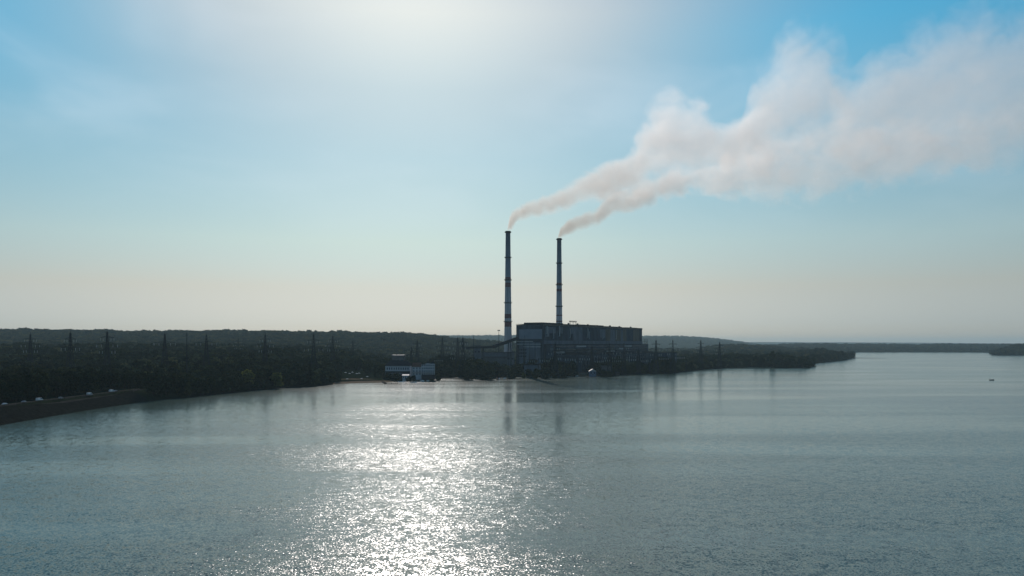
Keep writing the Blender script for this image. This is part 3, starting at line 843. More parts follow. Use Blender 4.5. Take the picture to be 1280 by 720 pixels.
# overhead lines: sagging conductors between neighbouring pylons
def wire(e0, e1, zf, l, label, grp):
    a, c = e0.location, e1.location
    mb = MB()
    for sx in (-1, 1):
        p = Vector((a.x + sx * l * e0.scale[0], a.y, a.z + 50 * zf * e0.scale[2] - 3)); q_ = Vector((c.x + sx * l * e1.scale[0], c.y, c.z + 50 * zf * e1.scale[2] - 3))
        n = 14; prev = p
        for i in range(1, n + 1):
            u_ = i / n; pt = p.lerp(q_, u_); pt.z -= 4 * 5 * u_ * (1 - u_)
            mb.bar(prev, pt, .07); prev = pt
    o = mb.build('power_line', M['steel_dark']); tag(o, label, 'power line', grp)
bypx = dict((p, e) for p, e in PY)
for p, q_, lab in ((38, 88, 'sagging wires between the two leftmost pylons'), (88, 134, 'sagging wires from the second pylon to the bulky third one'), (134, 206, 'long sagging wires from the bulky third pylon to the wide armed one'), (206, 258, 'sagging wires passing the plain steel mast'), (258, 331.5, 'long sagging wires to the lone three armed pylon'), (331.5, 392, 'sagging wires from the lone three armed pylon to the two armed one'), (392, 416, 'short sagging wires ending at the slim beach pylon'), (521.5, 553, 'sagging wires right of the pair of pylons over the guesthouse')):
    wire(bypx[p], bypx[q_], .72, 8, lab, 'overhead power lines')
for p, q_, lab in ((572, 553, 'pair of sagging wires from the close pair of pylons to the single pylon'), (762, 780, 'pair of wires between the two heavy pylons before the facade'), (820, 841, 'pair of wires between the first two pylons right of the power station'), (841, 876, 'pair of wires from the second to the third pylon on the right'), (876, 899.5, 'pair of wires between the two farthest right pylons')):
    wire(bypx[p], bypx[q_], .75, 8, lab, 'overhead power lines')

# ------------------------------------------------------------------ lakeside buildings
def win_grid(parent, x0, x1, n, z0, z1, rows_, y=-.1, wf=.5, hf=.5):
    for r_ in range(rows_):
        for i in range(n):
            cx = x0 + (x1 - x0) * (i + .5) / n; cz = z0 + (z1 - z0) * (r_ + .5) / rows_
            hw_, hh_ = (x1 - x0) / n * wf / 2, (z1 - z0) / rows_ * hf / 2
            mb = MB(); mb.box((cx - hw_, y, cz - hh_), (cx + hw_, -.004, cz + hh_))
            o = mb.build('window', M['glass'], parent)
            mb = MB(); mb.box((cx - hw_ - .15, y - .12, cz - hh_ - .2), (cx + hw_ + .15, y - .002, cz - hh_ - .02)); mb.build('sill', M['white_paint'], o)
DA = 1115
xa0, xa1 = PX(481.5, DA), PX(512.5, DA); wA = xa1 - xa0
hA = empty('guesthouse', ((xa0 + xa1) / 2, DA, 4.0), R(-4)); tag(hA, 'long white guesthouse with a dark hipped roof and one row of windows by the beach', 'house')
mb = MB(); mb.box((-wA / 2, 0, -3), (wA / 2, 13, 15.5)); mb.build('wall', M['white_wall'], hA)
mb = MB(); mb.box((-wA / 2 - .3, -.45, -2.9), (wA / 2 + .3, -.01, 7.6)); mb.build('lower_storey', M['concrete_wall'], hA)
mb = MB(); mb.gable(-wA / 2, wA / 2, 0, 13, 15.51, 23.0, 'x', 1.0, 6.0); mb.build('roof', M['roof_dark'], hA)
mb = MB(); mb.box((-wA / 2 - .6, -2.2, 7.8), (wA / 2 + .6, -.01, 8.4)); mb.box((-wA / 2 - .6, -2.2, 0), (wA / 2 + .6, -1.9, 1.0)); mb.build('balcony', M['roof_dark'], hA)
win_grid(hA, -wA / 2 + 1, wA / 2 - 1, 10, 9.2, 14.4, 1, -.1, .45, .62)
win_grid(hA, -wA / 2 + 1, wA / 2 - 1, 10, 1.5, 7.4, 2, -.6, .6, .6)
for xx in (-8, 7):
    mb = MB(); mb.box((xx, 8.5, 18), (xx + 1.1, 9.6, 24)); mb.build('chimney_stack', M['roof_brown'], hA)

DB = 1100
hB = empty('hotel', (PX(529.5, DB), DB, 4.0), R(5)); tag(hB, 'white lakeside hotel of stepped gabled blocks with rows of small dark windows', 'hotel')
def bx(px): return PX(px, DB) - PX(529.5, DB)
for i, (p0, p1, y_, e_, r_, n_) in enumerate(((515.5, 526.8, 0, 14.5, 20.5, 3), (526.8, 532.2, -3, 18.0, 20.0, 2), (532.2, 537.7, -1.5, 19.5, 23.5, 2), (537.7, 543.4, -3, 19.0, 23.0, 2))):
    x0, x1 = bx(p0), bx(p1)
    mb = MB(); mb.box((x0, y_, -3), (x1 - .02, y_ + 14, e_)); wl = mb.build('wall', M['white_wall'], hB)
    mb = MB(); mb.gable(x0 + .1, x1 - .12, y_, y_ + 14, e_ + .01, r_, 'y' if i else 'x', .3, 0); mb.build('roof', M['roof_brown' if i == 0 else 'roof_dark'], hB)
    rows_ = 3 if i == 0 else 4
    for rr in range(rows_):
        for k_ in range(n_):
            cx = x0 + (x1 - x0) * (k_ + .5) / n_; cz = 4 + rr * 3.9
            mb = MB(); mb.box((cx - .85, y_ - .1, cz), (cx + .85, y_ - .004, cz + 2.1)); wn = mb.build('window', M['glass'], hB)
    mb = MB(); mb.box((x0 + .2, y_ - 1.6, 6.9), (x1 - .25, y_ - .01, 7.2)); mb.build('balcony', M['steel_dark'], hB)
mb = MB(); mb.box((bx(527), -7, -3), (bx(543.4), -3.01, 4.0)); mb.build('terrace', M['roof_dark'], hB)

def small_house(name, px, D, wd, dp, eave, ridge, wall, roof, label, cat, base, axis='x', nwin=3):
    e = empty(name, (PX(px, D), D, base)); tag(e, label, cat)
    mb = MB(); mb.box((-wd / 2, 0, -2), (wd / 2, dp, eave)); mb.build('wall', M[wall], e)
    mb = MB(); mb.gable(-wd / 2, wd / 2, 0, dp, eave + .01, ridge, axis, .6, 0); mb.build('roof', M[roof], e)
    if axis == 'y':
        mb = MB(); mb.add([(-wd / 2, -.01, eave), (wd / 2, -.01, eave), (0, -.01, ridge - .3), (-wd / 2, .3, eave), (wd / 2, .3, eave), (0, .3, ridge - .3)], [(0, 1, 2), (5, 4, 3), (0, 3, 4, 1), (1, 4, 5, 2), (2, 5, 3, 0)]); mb.build('gable_wall', M[wall], e)
    for i in range(nwin):
        x0 = -wd / 2 + wd * (i + .3) / nwin
        mb = MB(); mb.box((x0, -.14, eave * .4), (x0 + wd / nwin * .42, -.004, eave * .78)); mb.build('window', M['glass'], e)
    mb = MB(); mb.box((-.6, -.16, .1), (.5, -.02, 2.2)); mb.build('door', M['wood'], e)
    return e
small_house('beach_pavilion', 507, DY(474.5, 2), 8.5, 6, 5.6, 7.0, 'white_wall', 'roof_pale', 'small white pavilion in front of the guesthouse near the beach', 'pavilion', 2.0)
small_house('boat_shelter', 535, DY(472.8, 2), 11, 6, 2.6, 4.6, 'wood', 'roof_pale', 'low pale roofed boat shelter under the white hotel', 'shelter', 2.0)
small_house('blue_boathouse', 741, DY(468.9, 2.2), 10.5, 10, 6.3, 9.8, 'blue_paint', 'roof_pale', 'pale blue boathouse with a gable on the shore before the power station', 'boathouse', 1.8, 'y', 2)
small_house('boat_shed', 728.5, DY(469.0, 2), 13, 7, 4.2, 5.6, 'wood', 'roof_dark', 'dark low boat shed joined to the left of the blue boathouse', 'shed', 1.8)
small_house('fishing_hut', 772, DY(467.8, 2), 6, 5, 3, 4.4, 'wood', 'roof_dark', 'tiny dark fishing hut on the shore right of the blue boathouse', 'hut', 1.5, 'x', 1)
small_house('farm_house', 588, 1290, 11, 9, 7, 11, 'white_wall', 'roof_brown', 'small pale house half hidden in bushes left of the transfer tower', 'house', 5.0)

# piers and pontoons
def pier(pts, wd, label, z=.9, group=None):
    e = empty('pier', (pts[0][0], pts[0][1], 0)); tag(e, label, 'pier', group)
    o = Vector((pts[0][0], pts[0][1], 0))
    dk, post = MB(), []
    for (x0, y0), (x1, y1) in zip(pts[:-1], pts[1:]):
        A, B = Vector((x0, y0, z)) - o, Vector((x1, y1, z)) - o
        d = (B - A).normalized(); s = Vector((-d.y, d.x, 0)) * wd / 2; dz = Vector((0, 0, .3))
        dk.add([A - s, A + s, B + s, B - s, A - s + dz, A + s + dz, B + s + dz, B - s + dz], [(0, 1, 2, 3), (7, 6, 5, 4), (0, 4, 5, 1), (1, 5, 6, 2), (2, 6, 7, 3), (3, 7, 4, 0)])
        n = max(2, int((B - A).length / 5))
        for i in range(n + 1):
            for sg in (-1, 1): post.append(A + (B - A) * i / n + s * sg)
    dk.build('deck', M['wood'], e)
    for p in post[:60]:
        mb = MB(); mb.lathe([(.16, -2.5), (.16, z + .9)], 7, (p.x, p.y)); mb.build('post', M['wood'], e)
def W_(px, y): D = DY(y); return (PX(px, D), D)
pier([W_(541, 473.6), W_(552, 473.4), W_(566, 473.9), W_(577, 474.5)], 4, 'long dark wooden pier between the white hotel and the big lakeside tree', 1.1)
pier([W_(621, 472.5), W_(622, 475.2), W_(652, 474.3)], 2.6, 'low boat pier bending along the shore below the left chimney', .6)
pier([W_(478, 477.6), W_(482, 480.0), W_(497, 479.8)], 2.4, 'short pier off the beach in front of the guesthouse', .6)
pier([W_(733, 470.0), W_(734, 472.2), W_(745, 472.0)], 2.4, 'short pier in front of the blue boathouse', .6)

def boat_parts(L, wdt, hull, cabin, e):
    st = []
    n = 9
    for i in range(n):
        u_ = i / (n - 1); x = (u_ - .5) * L
        wf = math.sin(math.pi * min(1, .35 + .65 * (1 - u_)) * .5) if u_ > .4 else .92 + .08 * u_ / .4
        wf = 1.0 if u_ < .45 else math.cos((u_ - .45) / .55 * math.pi / 2) ** .7 + .02
        st.append((x, wf * wdt / 2, .9 + .35 * u_ ** 2))
    mb = MB()
    for x, hw_, zt in st: mb.v += [(x, -hw_, zt), (x, -hw_ * .7, 0), (x, 0, -.35), (x, hw_ * .7, 0), (x, hw_, zt), (x, hw_ * .85, zt), (x, hw_ * .6, .35), (x, -hw_ * .6, .35), (x, -hw_ * .85, zt)]
    for i in range(n - 1):
        for j in range(9):
            a, b2 = i * 9 + j, i * 9 + (j + 1) % 9
            mb.f.append((a, b2, b2 + 9, a + 9))
    mb.f.append(tuple(range(8, -1, -1))); mb.f.append(tuple((n - 1) * 9 + i for i in range(9)))
    mb.build('hull', hull, e)
    mb = MB()
    for xx in (-.25, .05): mb.box((xx * L, -wdt * .38, .5), (xx * L + .35, wdt * .38, .62))
    mb.build('bench', M['wood'], e)
    if cabin:
        mb = MB(); x0, x1 = -.08 * L, .2 * L
        mb.add([(x0, -wdt * .34, .8), (x1, -wdt * .3, .8), (x1, wdt * .3, .8), (x0, wdt * .34, .8), (x0 + .1, -wdt * .3, 1.9), (x1 - .7, -wdt * .26, 1.9), (x1 - .7, wdt * .26, 1.9), (x0 + .1, wdt * .3, 1.9)], [(3, 2, 1, 0), (4, 5, 6, 7), (0, 1, 5, 4), (1, 2, 6, 5), (2, 3, 7, 6), (3, 0, 4, 7)])
        mb.build('cabin', M['white_paint'], e)
    mb = MB(); mb.box((-.5 * L - .45, -.25, .1), (-.5 * L - .02, .25, 1.4)); mb.build('outboard_motor', M['rubber'], e)
def boat(px, y, L, rz, label, hull='white_paint', cabin=False, group=None):
    D = DY(y); e = empty('boat', (PX(px, D), D, .05), rz); tag(e, label, 'boat', group)
    boat_parts(L, L * .32, M[hull], cabin, e); return e
def person(x, y, z, label, name='person', h=1.75, sit=True):
    """small seated figure grown as one skin"""
    me_ = bpy.data.meshes.new('person')
    J = [(0, 0, .45), (0, 0, .75), (0, .02, 1.0), (0, .05, 1.12), (0, .06, 1.3), (.12, 0, .44), (.14, .42, .48), (.14, .45, .06), (-.12, 0, .44), (-.14, .42, .48), (-.14, .45, .06),
         (.19, .02, 1.02), (.24, .12, .78), (.2, .36, .74), (-.19, .02, 1.02), (-.24, .12, .78), (-.2, .36, .74)]
    E_ = [(0, 1), (1, 2), (2, 3), (3, 4), (0, 5), (5, 6), (6, 7), (0, 8), (8, 9), (9, 10), (2, 11), (11, 12), (12, 13), (2, 14), (14, 15), (15, 16)]
    Rr = [.15, .14, .15, .06, .1, .1, .075, .05, .1, .075, .05, .07, .05, .035, .07, .05, .035]
    me_.from_pydata(J, E_, []); me_.update()
    o = bpy.data.objects.new(name, me_); COL.objects.link(o)
    md = o.modifiers.new('skin', 'SKIN')
    for i, v_ in enumerate(me_.skin_vertices[0].data if me_.skin_vertices else []):
        v_.radius = (Rr[i], Rr[i])
    md2 = o.modifiers.new('sub', 'SUBSURF'); md2.levels = 1; md2.render_levels = 1
    me_.materials.append(M['cloth'])
    o.location = (x, y, z); tag(o, label, 'person')
    return o
mb_ = boat(1240, 475.3, 6.4, .05, 'dark motorboat alone on open water far right', 'boat_dark', False)
boat(916.3, 466.6, 2.9, 1.0, 'tiny dark rowing boat off the wooded point', 'boat_dark')
boat(831, 466.2, 6.0, .2, 'white motorboat moored at the green bank right of the power station', 'white_paint', True)
boat(722, 470.4, 6.5, .1, 'white cabin boat moored beside the dark boat shed', 'white_paint', True)
for i, (px, y, L, rz, lb) in enumerate(((624, 474.2, 5.5, 1.2, 'leftmost white boat at the bent pier below the left chimney'), (631, 473.2, 5, .3, 'white boat moored inside the bend of the pier'), (640, 472.9, 5.5, .2, 'rightmost white boat moored inside the bent pier'),
                                        (527.5, 476.6, 6, .1, 'white boat lying under the hotel terrace'), (536, 476.3, 6, -.1, 'white boat lying beside the pale boat shelter'), (517, 478.3, 8, .05, 'long white boat just off the beach right of the pavilion'), (501, 477.6, 8, .05, 'white boat drawn up at the beach before the pavilion'))):
    boat(px, y, L, rz, lb, 'white_paint', i in (0, 3), 'boats moored along the shore')

# beach strip with parasols
M['sand'] = material('beach_sand', (.2, .15, .1), .95, .12, .3)
M['grass'] = material('beach_lawn', (.035, .04, .018), .95, .4, .15)
def patch(name, mat, pxys, z, label, cat):
    """thin slab following the shore"""
    mb = MB(); n = len(pxys)
    for (px, ya, yb) in pxys:
        for y in (ya, yb):
            D = DY(y, z if y < 477 else .2); x = PX(px, D)
            mb.v.append((x, D, max(float(ground_z(x, D)), .02) + .12))
    for i in range(n - 1): mb.f.append((2 * i + 1, 2 * i + 3, 2 * i + 2, 2 * i))
    o = mb.build(name, mat); tag(o, label, cat, kind='structure')
patch('beach', M['sand'], [(416, 477.5, 480.2), (424, 476.2, 479.6), (440, 475.6, 479.0), (460, 475.4, 478.5), (478, 475.6, 478.0), (490, 476, 477.6)], .8, 'narrow sandy beach left of the guesthouse', 'beach')
patch('lawn', M['grass'], [(418, 470, 477.3), (430, 469, 475.9), (445, 469, 475.3), (462, 470, 475.2), (478, 472, 475.4)], 1.6, 'green lawn behind the sandy beach', 'lawn')
pr = MB(); 
n = 8
pr.v = [(0, 0, 2.9)] + [(1.9 * math.cos(2 * math.pi * i / n), 1.9 * math.sin(2 * math.pi * i / n), 2.2) for i in range(n)] + [(0, 0, 2.75)]
pr.f = [(0, 1 + i, 1 + (i + 1) % n) for i in range(n)] + [(n + 1, 1 + (i + 1) % n, 1 + i) for i in range(n)]
pcan = mesh_of(pr, 'canopy', M['parasol'])
pp = MB(); pp.lathe([(.05, -.3), (.05, 2.95)], 6); ppole = mesh_of(pp, 'pole', M['steel'])
for px, y, w_ in ((422.5, 472.6, 'leftmost white parasol on the lawn, beside the tall pale tree'), (424.5, 472.2, 'white parasol second from the left on the beach lawn'), (432, 471.0, 'white parasol third from the left on the beach lawn'), (437, 471.4, 'white parasol just left of the middle of the beach lawn'), (440.5, 470.6, 'white parasol at the back middle of the beach lawn'), (446, 471.2, 'left one of the close pair of white parasols on the lawn'), (449, 470.9, 'right one of the close pair of white parasols on the lawn'), (434, 474.6, 'white parasol nearest the sand on the left of the lawn'), (452, 474, 'white parasol nearest the sand on the right of the lawn'), (459, 472.5, 'rightmost white parasol on the beach lawn')):
    D = DY(y, 3.6); x = PX(px, D)
    e = empty('beach_parasol', (x, D, float(ground_z(x, D)) + .1)); tag(e, w_, 'parasol', 'white parasols on the beach lawn')
    for nm, mm in (('canopy', pcan), ('pole', ppole)):
        o = bpy.data.objects.new(nm, mm); COL.objects.link(o); o.parent = e
    TREES.append((x, D))

# vehicles parked on the embankment road
def vehicle(x, y, rz, kind, mat, label):
    e = empty('van' if kind == 'van' else 'car', (x, y, float(ground_z(x, y)) + .27), rz)
    tag(e, label, 'van' if kind == 'van' else 'car', 'vehicles on the embankment road')
    L, Wd = (5.4, 2.0) if kind == 'van' else (4.4, 1.8)
    if kind == 'van': prof = [(-L / 2, .4), (-L / 2, 2.1), (-L / 2 + .2, 2.3), (1.1, 2.3), (1.9, 1.3), (L / 2 - .1, 1.05), (L / 2, .7), (L / 2, .4)]
    else: prof = [(-L / 2, .4), (-L / 2 + .05, .95), (-1.5, 1.02), (-1.0, 1.45), (.5, 1.45), (1.1, .98), (L / 2 - .15, .82), (L / 2, .6), (L / 2, .35)]
    mb = MB(); n = len(prof)
    for yy, f_ in ((-Wd / 2, 1), (Wd / 2, 1)):
        mb.v += [(a, yy * (1 if c < 1.1 else .88), c) for a, c in prof]
    mb.f = [tuple(range(n)), tuple(range(2 * n - 1, n - 1, -1))] + [(i, n + i, n + (i + 1) % n, (i + 1) % n) for i in range(n)]
    mb.build('body', mat, e)
    z0, z1 = (1.35, 2.05) if kind == 'van' else (1.02, 1.38)
    mb = MB(); a, c = (-.2, 1.3) if kind == 'van' else (-1.05, .6)
    for sy in (-1, 1): mb.add([(a, sy * Wd * .475, z0), (c, sy * Wd * .475, z0), (c - .25, sy * Wd * .452, z1), (a + .1, sy * Wd * .452, z1)], [(0, 1, 2, 3)])
    mb.build('side_window', M['glass'], e)
    for wx in (-L * .31, L * .31):
        for sy in (-1, 1):
            mb = MB(); m8 = 14
            for yy in (sy * (Wd / 2 - .2), sy * (Wd / 2 + .03)):
                mb.v += [(wx + .34 * math.cos(2 * math.pi * i / m8), yy, .34 + .34 * math.sin(2 * math.pi * i / m8)) for i in range(m8)]
            mb.f = [(i, (i + 1) % m8, m8 + (i + 1) % m8, m8 + i) for i in range(m8)] + [tuple(range(m8)), tuple(range(2 * m8 - 1, m8 - 1, -1))]
            mb.build('wheel', M['rubber'], e)
for px, kind, mt, lab in ((10, 'car', 'white_paint', 'white car nearest the left edge on the embankment road'), (33, 'car', 'car_grey', 'silver car second from the left on the embankment road'),
                          (51.5, 'van', 'white_paint', 'bright white van on the embankment road'), (77, 'car', 'car_grey', 'silver car between the white vans on the embankment road'),
                          (112, 'van', 'white_paint', 'smaller looking white van farther along the embankment road'), (139, 'van', 'white_paint', 'farthest white van on the embankment road'), (144, 'car', 'car_grey', 'farthest silver car, just ahead of the last white van')):
    y = -338 / ((px - HX) / F)
    vehicle(-338 + 2 * math.sin(y / 90) - 1.5, y, R(90) if kind == 'car' else R(84), kind, M[mt], lab)

# embankment guard rail: pale line along the crest
e = empty('guard_rail', (-333.5, 300, 9.6)); tag(e, 'low pale guard rail along the water side of the embankment road', 'guard rail')
mb = MB(); 
for i in range(70):
    y0 = i * 6.0; mb.box((-.08, y0, .45), (.08, y0 + 5.96, .8))
mb.build('rail', M['gravel'], e)
mb = MB()
for i in range(70): mb.box((-.07, i * 6.0, -.5), (.07, i * 6.0 + .14, .44))
mb.build('posts', M['concrete_wall'], e)

# spit of sand at the tip of the far headland
mb = MB(); pts = []
for i in range(24):
    u_ = i / 23; D = 2880 - 60 * math.sin(u_ * 2); x = PX(1064 + u_ * 45, D); ww = 26 * (1 - u_) ** .7 + 3 + 3 * math.sin(i * 1.7)
    zt = .9 * (1 - u_) + .35
    mb.v += [(x, D - ww, -.4), (x, D, zt), (x, D + ww, -.4)]
for i in range(23):
    a = i * 3; mb.f += [(a, a + 3, a + 4, a + 1), (a + 1, a + 4, a + 5, a + 2)]
o = mb.build('sand_spit', material('spit_earth', (.07, .06, .045), .9, .3, .1)); tag(o, 'thin low spit reaching into the water from the far headland', 'spit', kind='structure')

# ------------------------------------------------------------------ trees
def PT(px, D, h, kind, label, group=None, wid=1.0, var=None):
    return plant(PX(px, D), D, h, kind, label, group, wid, var)
PT(585, 1128, 24, 'round', 'tallest dark tree on the shore, just right of the long pier', None, .95)
PT(581, 1128, 17, 'round', 'shorter dark tree leaning against the tallest shore tree right of the pier', None, 1)
PT(611, 1118, 17, 'round', 'broad dark tree on the shore left of the bent boat pier', None, 1.5)
PT(603, 1125, 15, 'round', 'dark tree joined to the left flank of the broad shore tree', None, 1.2)
PT(638, 1165, 15, 'round', 'round dark tree directly below the left chimney', None, 1.3)
PT(683, 1158, 21, 'round', 'largest round dark tree on the shore before the power station end wall', None, 1.15)
PT(668, 1155, 16, 'round', 'smaller dark tree just left of the largest round shore tree', None, .9)
PT(497, 1085, 9, 'bush', 'wide dark bush in front of the white guesthouse', None, 1.0)
PT(490, 1088, 8, 'bush', 'lower dark bush left of the wide one before the guesthouse', None, .9)
PT(484, 1092, 8.5, 'bush', 'leftmost dark bush before the guesthouse')
PT(512.5, 1082, 8, 'bush', 'dark bush between the pavilion and the hotel')
PT(517, 1086, 9, 'round', 'small dark tree before the left block of the hotel', None, 1.0)
PT(546, 1110, 14, 'round', 'dark tree at the right corner of the white hotel', None, 1.0)
PT(540, 1086, 6, 'bush', 'low dark bush on the shore below the right blocks of the hotel')
PT(513.5, 1140, 20, 'round', 'tall dark tree rising between the guesthouse and the hotel', None, .8)
PT(478, 1130, 18, 'round', 'tall dark tree at the left end of the guesthouse', None, 1.0)
PT(472, 1092, 9, 'thin', 'small loose tree at the right end of the beach lawn', None, 1.0)
PT(469, 1120, 13, 'round', 'dark tree at the back of the beach lawn', None, 1.0)
PT(427, 1130, 19, 'thin', 'tall paler tree at the left end of the beach lawn', None, .85)
PT(309, 870, 21, 'sunny', 'left of the two yellow green tree tops in the dark shore wood', None, 1.1, 0)
PT(345, 900, 19, 'sunny', 'right of the two yellow green tree tops in the dark shore wood', None, 1.1, 1)
PT(966, 1700, 33, 'poplar', 'tall slim poplar on the wooded point', None, 1.5)
PT(945, 1760, 24, 'round', 'high dark tree left of the slim poplar on the wooded point', None, .9)
PT(953, 1720, 22, 'round', 'high dark tree next to the slim poplar on the wooded point', None, .9)
PT(1008, 1665, 15, 'round', 'dark tree at the very tip of the wooded point', None, 1.5)
PT(661, 1210, 15, 'round', 'dark leafy tree before the left half of the flat switch house', None, 1.1)
PT(672, 1215, 16, 'round', 'dark leafy tree before the right half of the flat switch house', None, 1.1)
PT(678, 1205, 13, 'thin', 'thin tree at the right corner of the flat switch house', None, 1.1)
PT(692, 1180, 15, 'round', 'dark tree just right of the largest round shore tree', None, 1.0)
PT(704, 1185, 13, 'round', 'dark tree on the shore under the right chimney', None, 1.2)
PT(755, 1225, 15, 'round', 'dark tree before the left part of the pump house', None, 1.1)
PT(762, 1222, 13, 'round', 'dark tree before the right part of the pump house', None, 1.1)
PT(655, 1180, 12, 'sunny', 'yellowish bush-like tree between the left chimney and the round shore trees', None, 1.0)

# scattered woodland -------------------------------------------------
def scatter(n, pxr, Dr, seed):
    r = np.random.default_rng(seed)
    D = np.sqrt(r.uniform(Dr[0] ** 2, Dr[1] ** 2, n)); px = r.uniform(pxr[0], pxr[1], n)
    return px, D, (px - HX) / F * D
def area(pxr, Dr): return (pxr[1] - pxr[0]) / F * (Dr[1] ** 2 - Dr[0] ** 2) / 2

cand = []
def zone(pxr, Dr, spacing, h, seed, cond=None, grid=True):
    n = int(area(pxr, Dr) / spacing ** 2)
    if n < 1: return
    # jittered rows keep an even stand of trees
    r = np.random.default_rng(seed)
    px, D, X = scatter(int(n * 2.4), pxr, Dr, seed)
    ok = inside(X, D, POLY); d = seg_dist(X, D, SH); ok &= d > 3
    if cond is not None: ok &= cond(px, D, X, d)
    px, D, X, d = px[ok], D[ok], X[ok], d[ok]
    cell = {}
    for i in range(len(px)):
        kx, ky = int(X[i] // spacing), int(D[i] // spacing)
        if (kx, ky) in cell: continue
        cell[(kx, ky)] = 1
        hh_ = h * r.uniform(.72, 1.22) * (.68 + .62 * float(vnoise(np.array(X[i]), np.array(D[i]), 55, 21)))
        cand.append((X[i], D[i], hh_, px[i], d[i]))
def not_built(px, D, X, d):
    ok = np.ones(px.shape, bool)
    u_ = (X - PO.x) * UC.x + (D - PO.y) * UC.y; v_ = (X - PO.x) * VC.x + (D - PO.y) * VC.y
    ok &= ~((u_ > -25) & (u_ < LB + 30) & (v_ > -75) & (v_ < 75))
    ok &= ~((px > 478) & (px < 546) & (D > 1040) & (D < 1135))
    ok &= ~((px > 416) & (px < 480) & (D > 1040) & (D < 1175))
    ok &= ~((np.abs(X + 337) < 13) & (D < 760))
    ok &= ~((X > -350) & (D < 720) & (X < -200))
    ok &= ~((px > 596) & (px < 648) & (D > 1260) & (D < 1420))
    ok &= ~((px > 652) & (px < 680) & (D > 1240) & (D < 1270))
    ok &= ~((px > 718) & (px < 750) & (D < 1300))
    ok &= ~((px > 798) & (px < 826) & (D > 1400) & (D < 1480))
    ok &= ~((px > 548) & (px < 576) & (D < 1150))
    ok &= ~((px > 160) & (px < 222) & (X > -318) & (D < 790))
    return ok
zone((-260, 470), (430, 760), 10.5, 15, 1, lambda px, D, X, d: not_built(px, D, X, d) & (px < 300))
zone((200, 300), (730, 900), 11, 14, 21, not_built)
zone((-260, 430), (760, 1250), 10, 16, 2, not_built)
zone((-260, 450), (1250, 2100), 13, 17, 3, not_built)
zone((430, 660), (1130, 1750), 12, 14, 4, lambda px, D, X, d: not_built(px, D, X, d) & (vnoise(X, D, 60, 9) > .38))
zone((150, 425), (700, 1060), 5, 6.5, 51, lambda px, D, X, d: not_built(px, D, X, d) & (d < 11))
zone((555, 1015), (1080, 1720), 6, 6.0, 52, lambda px, D, X, d: not_built(px, D, X, d) & (d < 12))
zone((540, 860), (1090, 1400), 9.5, 19, 5, lambda px, D, X, d: not_built(px, D, X, d) & (vnoise(X, D, 30, 11) > .15) & (d < 190))
zone((800, 1020), (1350, 1700), 11, 12, 6, lambda px, D, X, d: not_built(px, D, X, d) & (px > 846))
zone((846, 960), (1600, 2300), 13, 15, 7, not_built)
zone((795, 860), (1360, 1540), 11, 8, 8, not_built)
zone((900, 1020), (1600, 2000), 11, 17, 9, not_built)
zone((1012, 1072), (2150, 3000), 13, 16, 10)
zone((430, 900), (1750, 2300), 17, 13, 12, not_built)
cand = np.array(cand)
# keep clear of hand placed trees, masts, pylons
T = np.array(TREES)
keep = np.ones(len(cand), bool)
for (x, y) in T: keep &= (np.hypot(cand[:, 0] - x, cand[:, 1] - y) > 5.5)
cand = cand[keep]
inf = (cand[:, 3] > 2) & (cand[:, 3] < 1278)
front = np.zeros(len(cand))
# how much nearer trees hide each one: rank by picture row of its top against those in front
order = np.argsort(cand[:, 1])
hor = np.full(1700, 900.0)           # lowest picture row already covered per column
gz_all = ground_z(cand[:, 0], cand[:, 1])
score = np.zeros(len(cand))
for i in order:
    x, D, h, px, d = cand[i]
    if not (2 < px < 1278): continue
    ytop = HY - (gz_all[i] + h - CAMZ) / D * F
    ybot = HY - (gz_all[i] - CAMZ) / D * F
    r_ = h * .33 / D * F
    a, b_ = int(max(0, px - r_ * .5)) + 200, int(min(1280, px + r_ * .5)) + 201
    cov = hor[a:b_].mean()
    score[i] = max(0, min(cov, ybot) - ytop) * r_
    hor[a:b_] = np.minimum(hor[a:b_], ytop)
NIND = 262
pick = np.argsort(-score)[:NIND]
pset = set(int(i) for i in pick)
def zone_label(px, D, d):
    if D < 760 or (px < 205 and D < 900): return 'dark leafy tree in the thick wood behind the embankment road', 'trees behind the embankment road'
    if px < 420 and d < 60: return 'dark leafy tree at the water edge between the embankment and the beach', 'waterside trees left of the beach'
    if px < 420: return 'dark leafy tree in the wood rising behind the left waterside trees', 'trees of the left wood'
    if px < 600: return 'small tree on the open ground behind the guesthouse and hotel', 'trees behind the hotel'
    if px < 800: return 'low tree in the belt between the shore and the power station', 'trees before the power station'
    if px < 1016: return 'tree on the low wooded point right of the power station', 'trees on the wooded point'
    return 'tree on the small round headland past the wooded point', 'trees on the far headland'
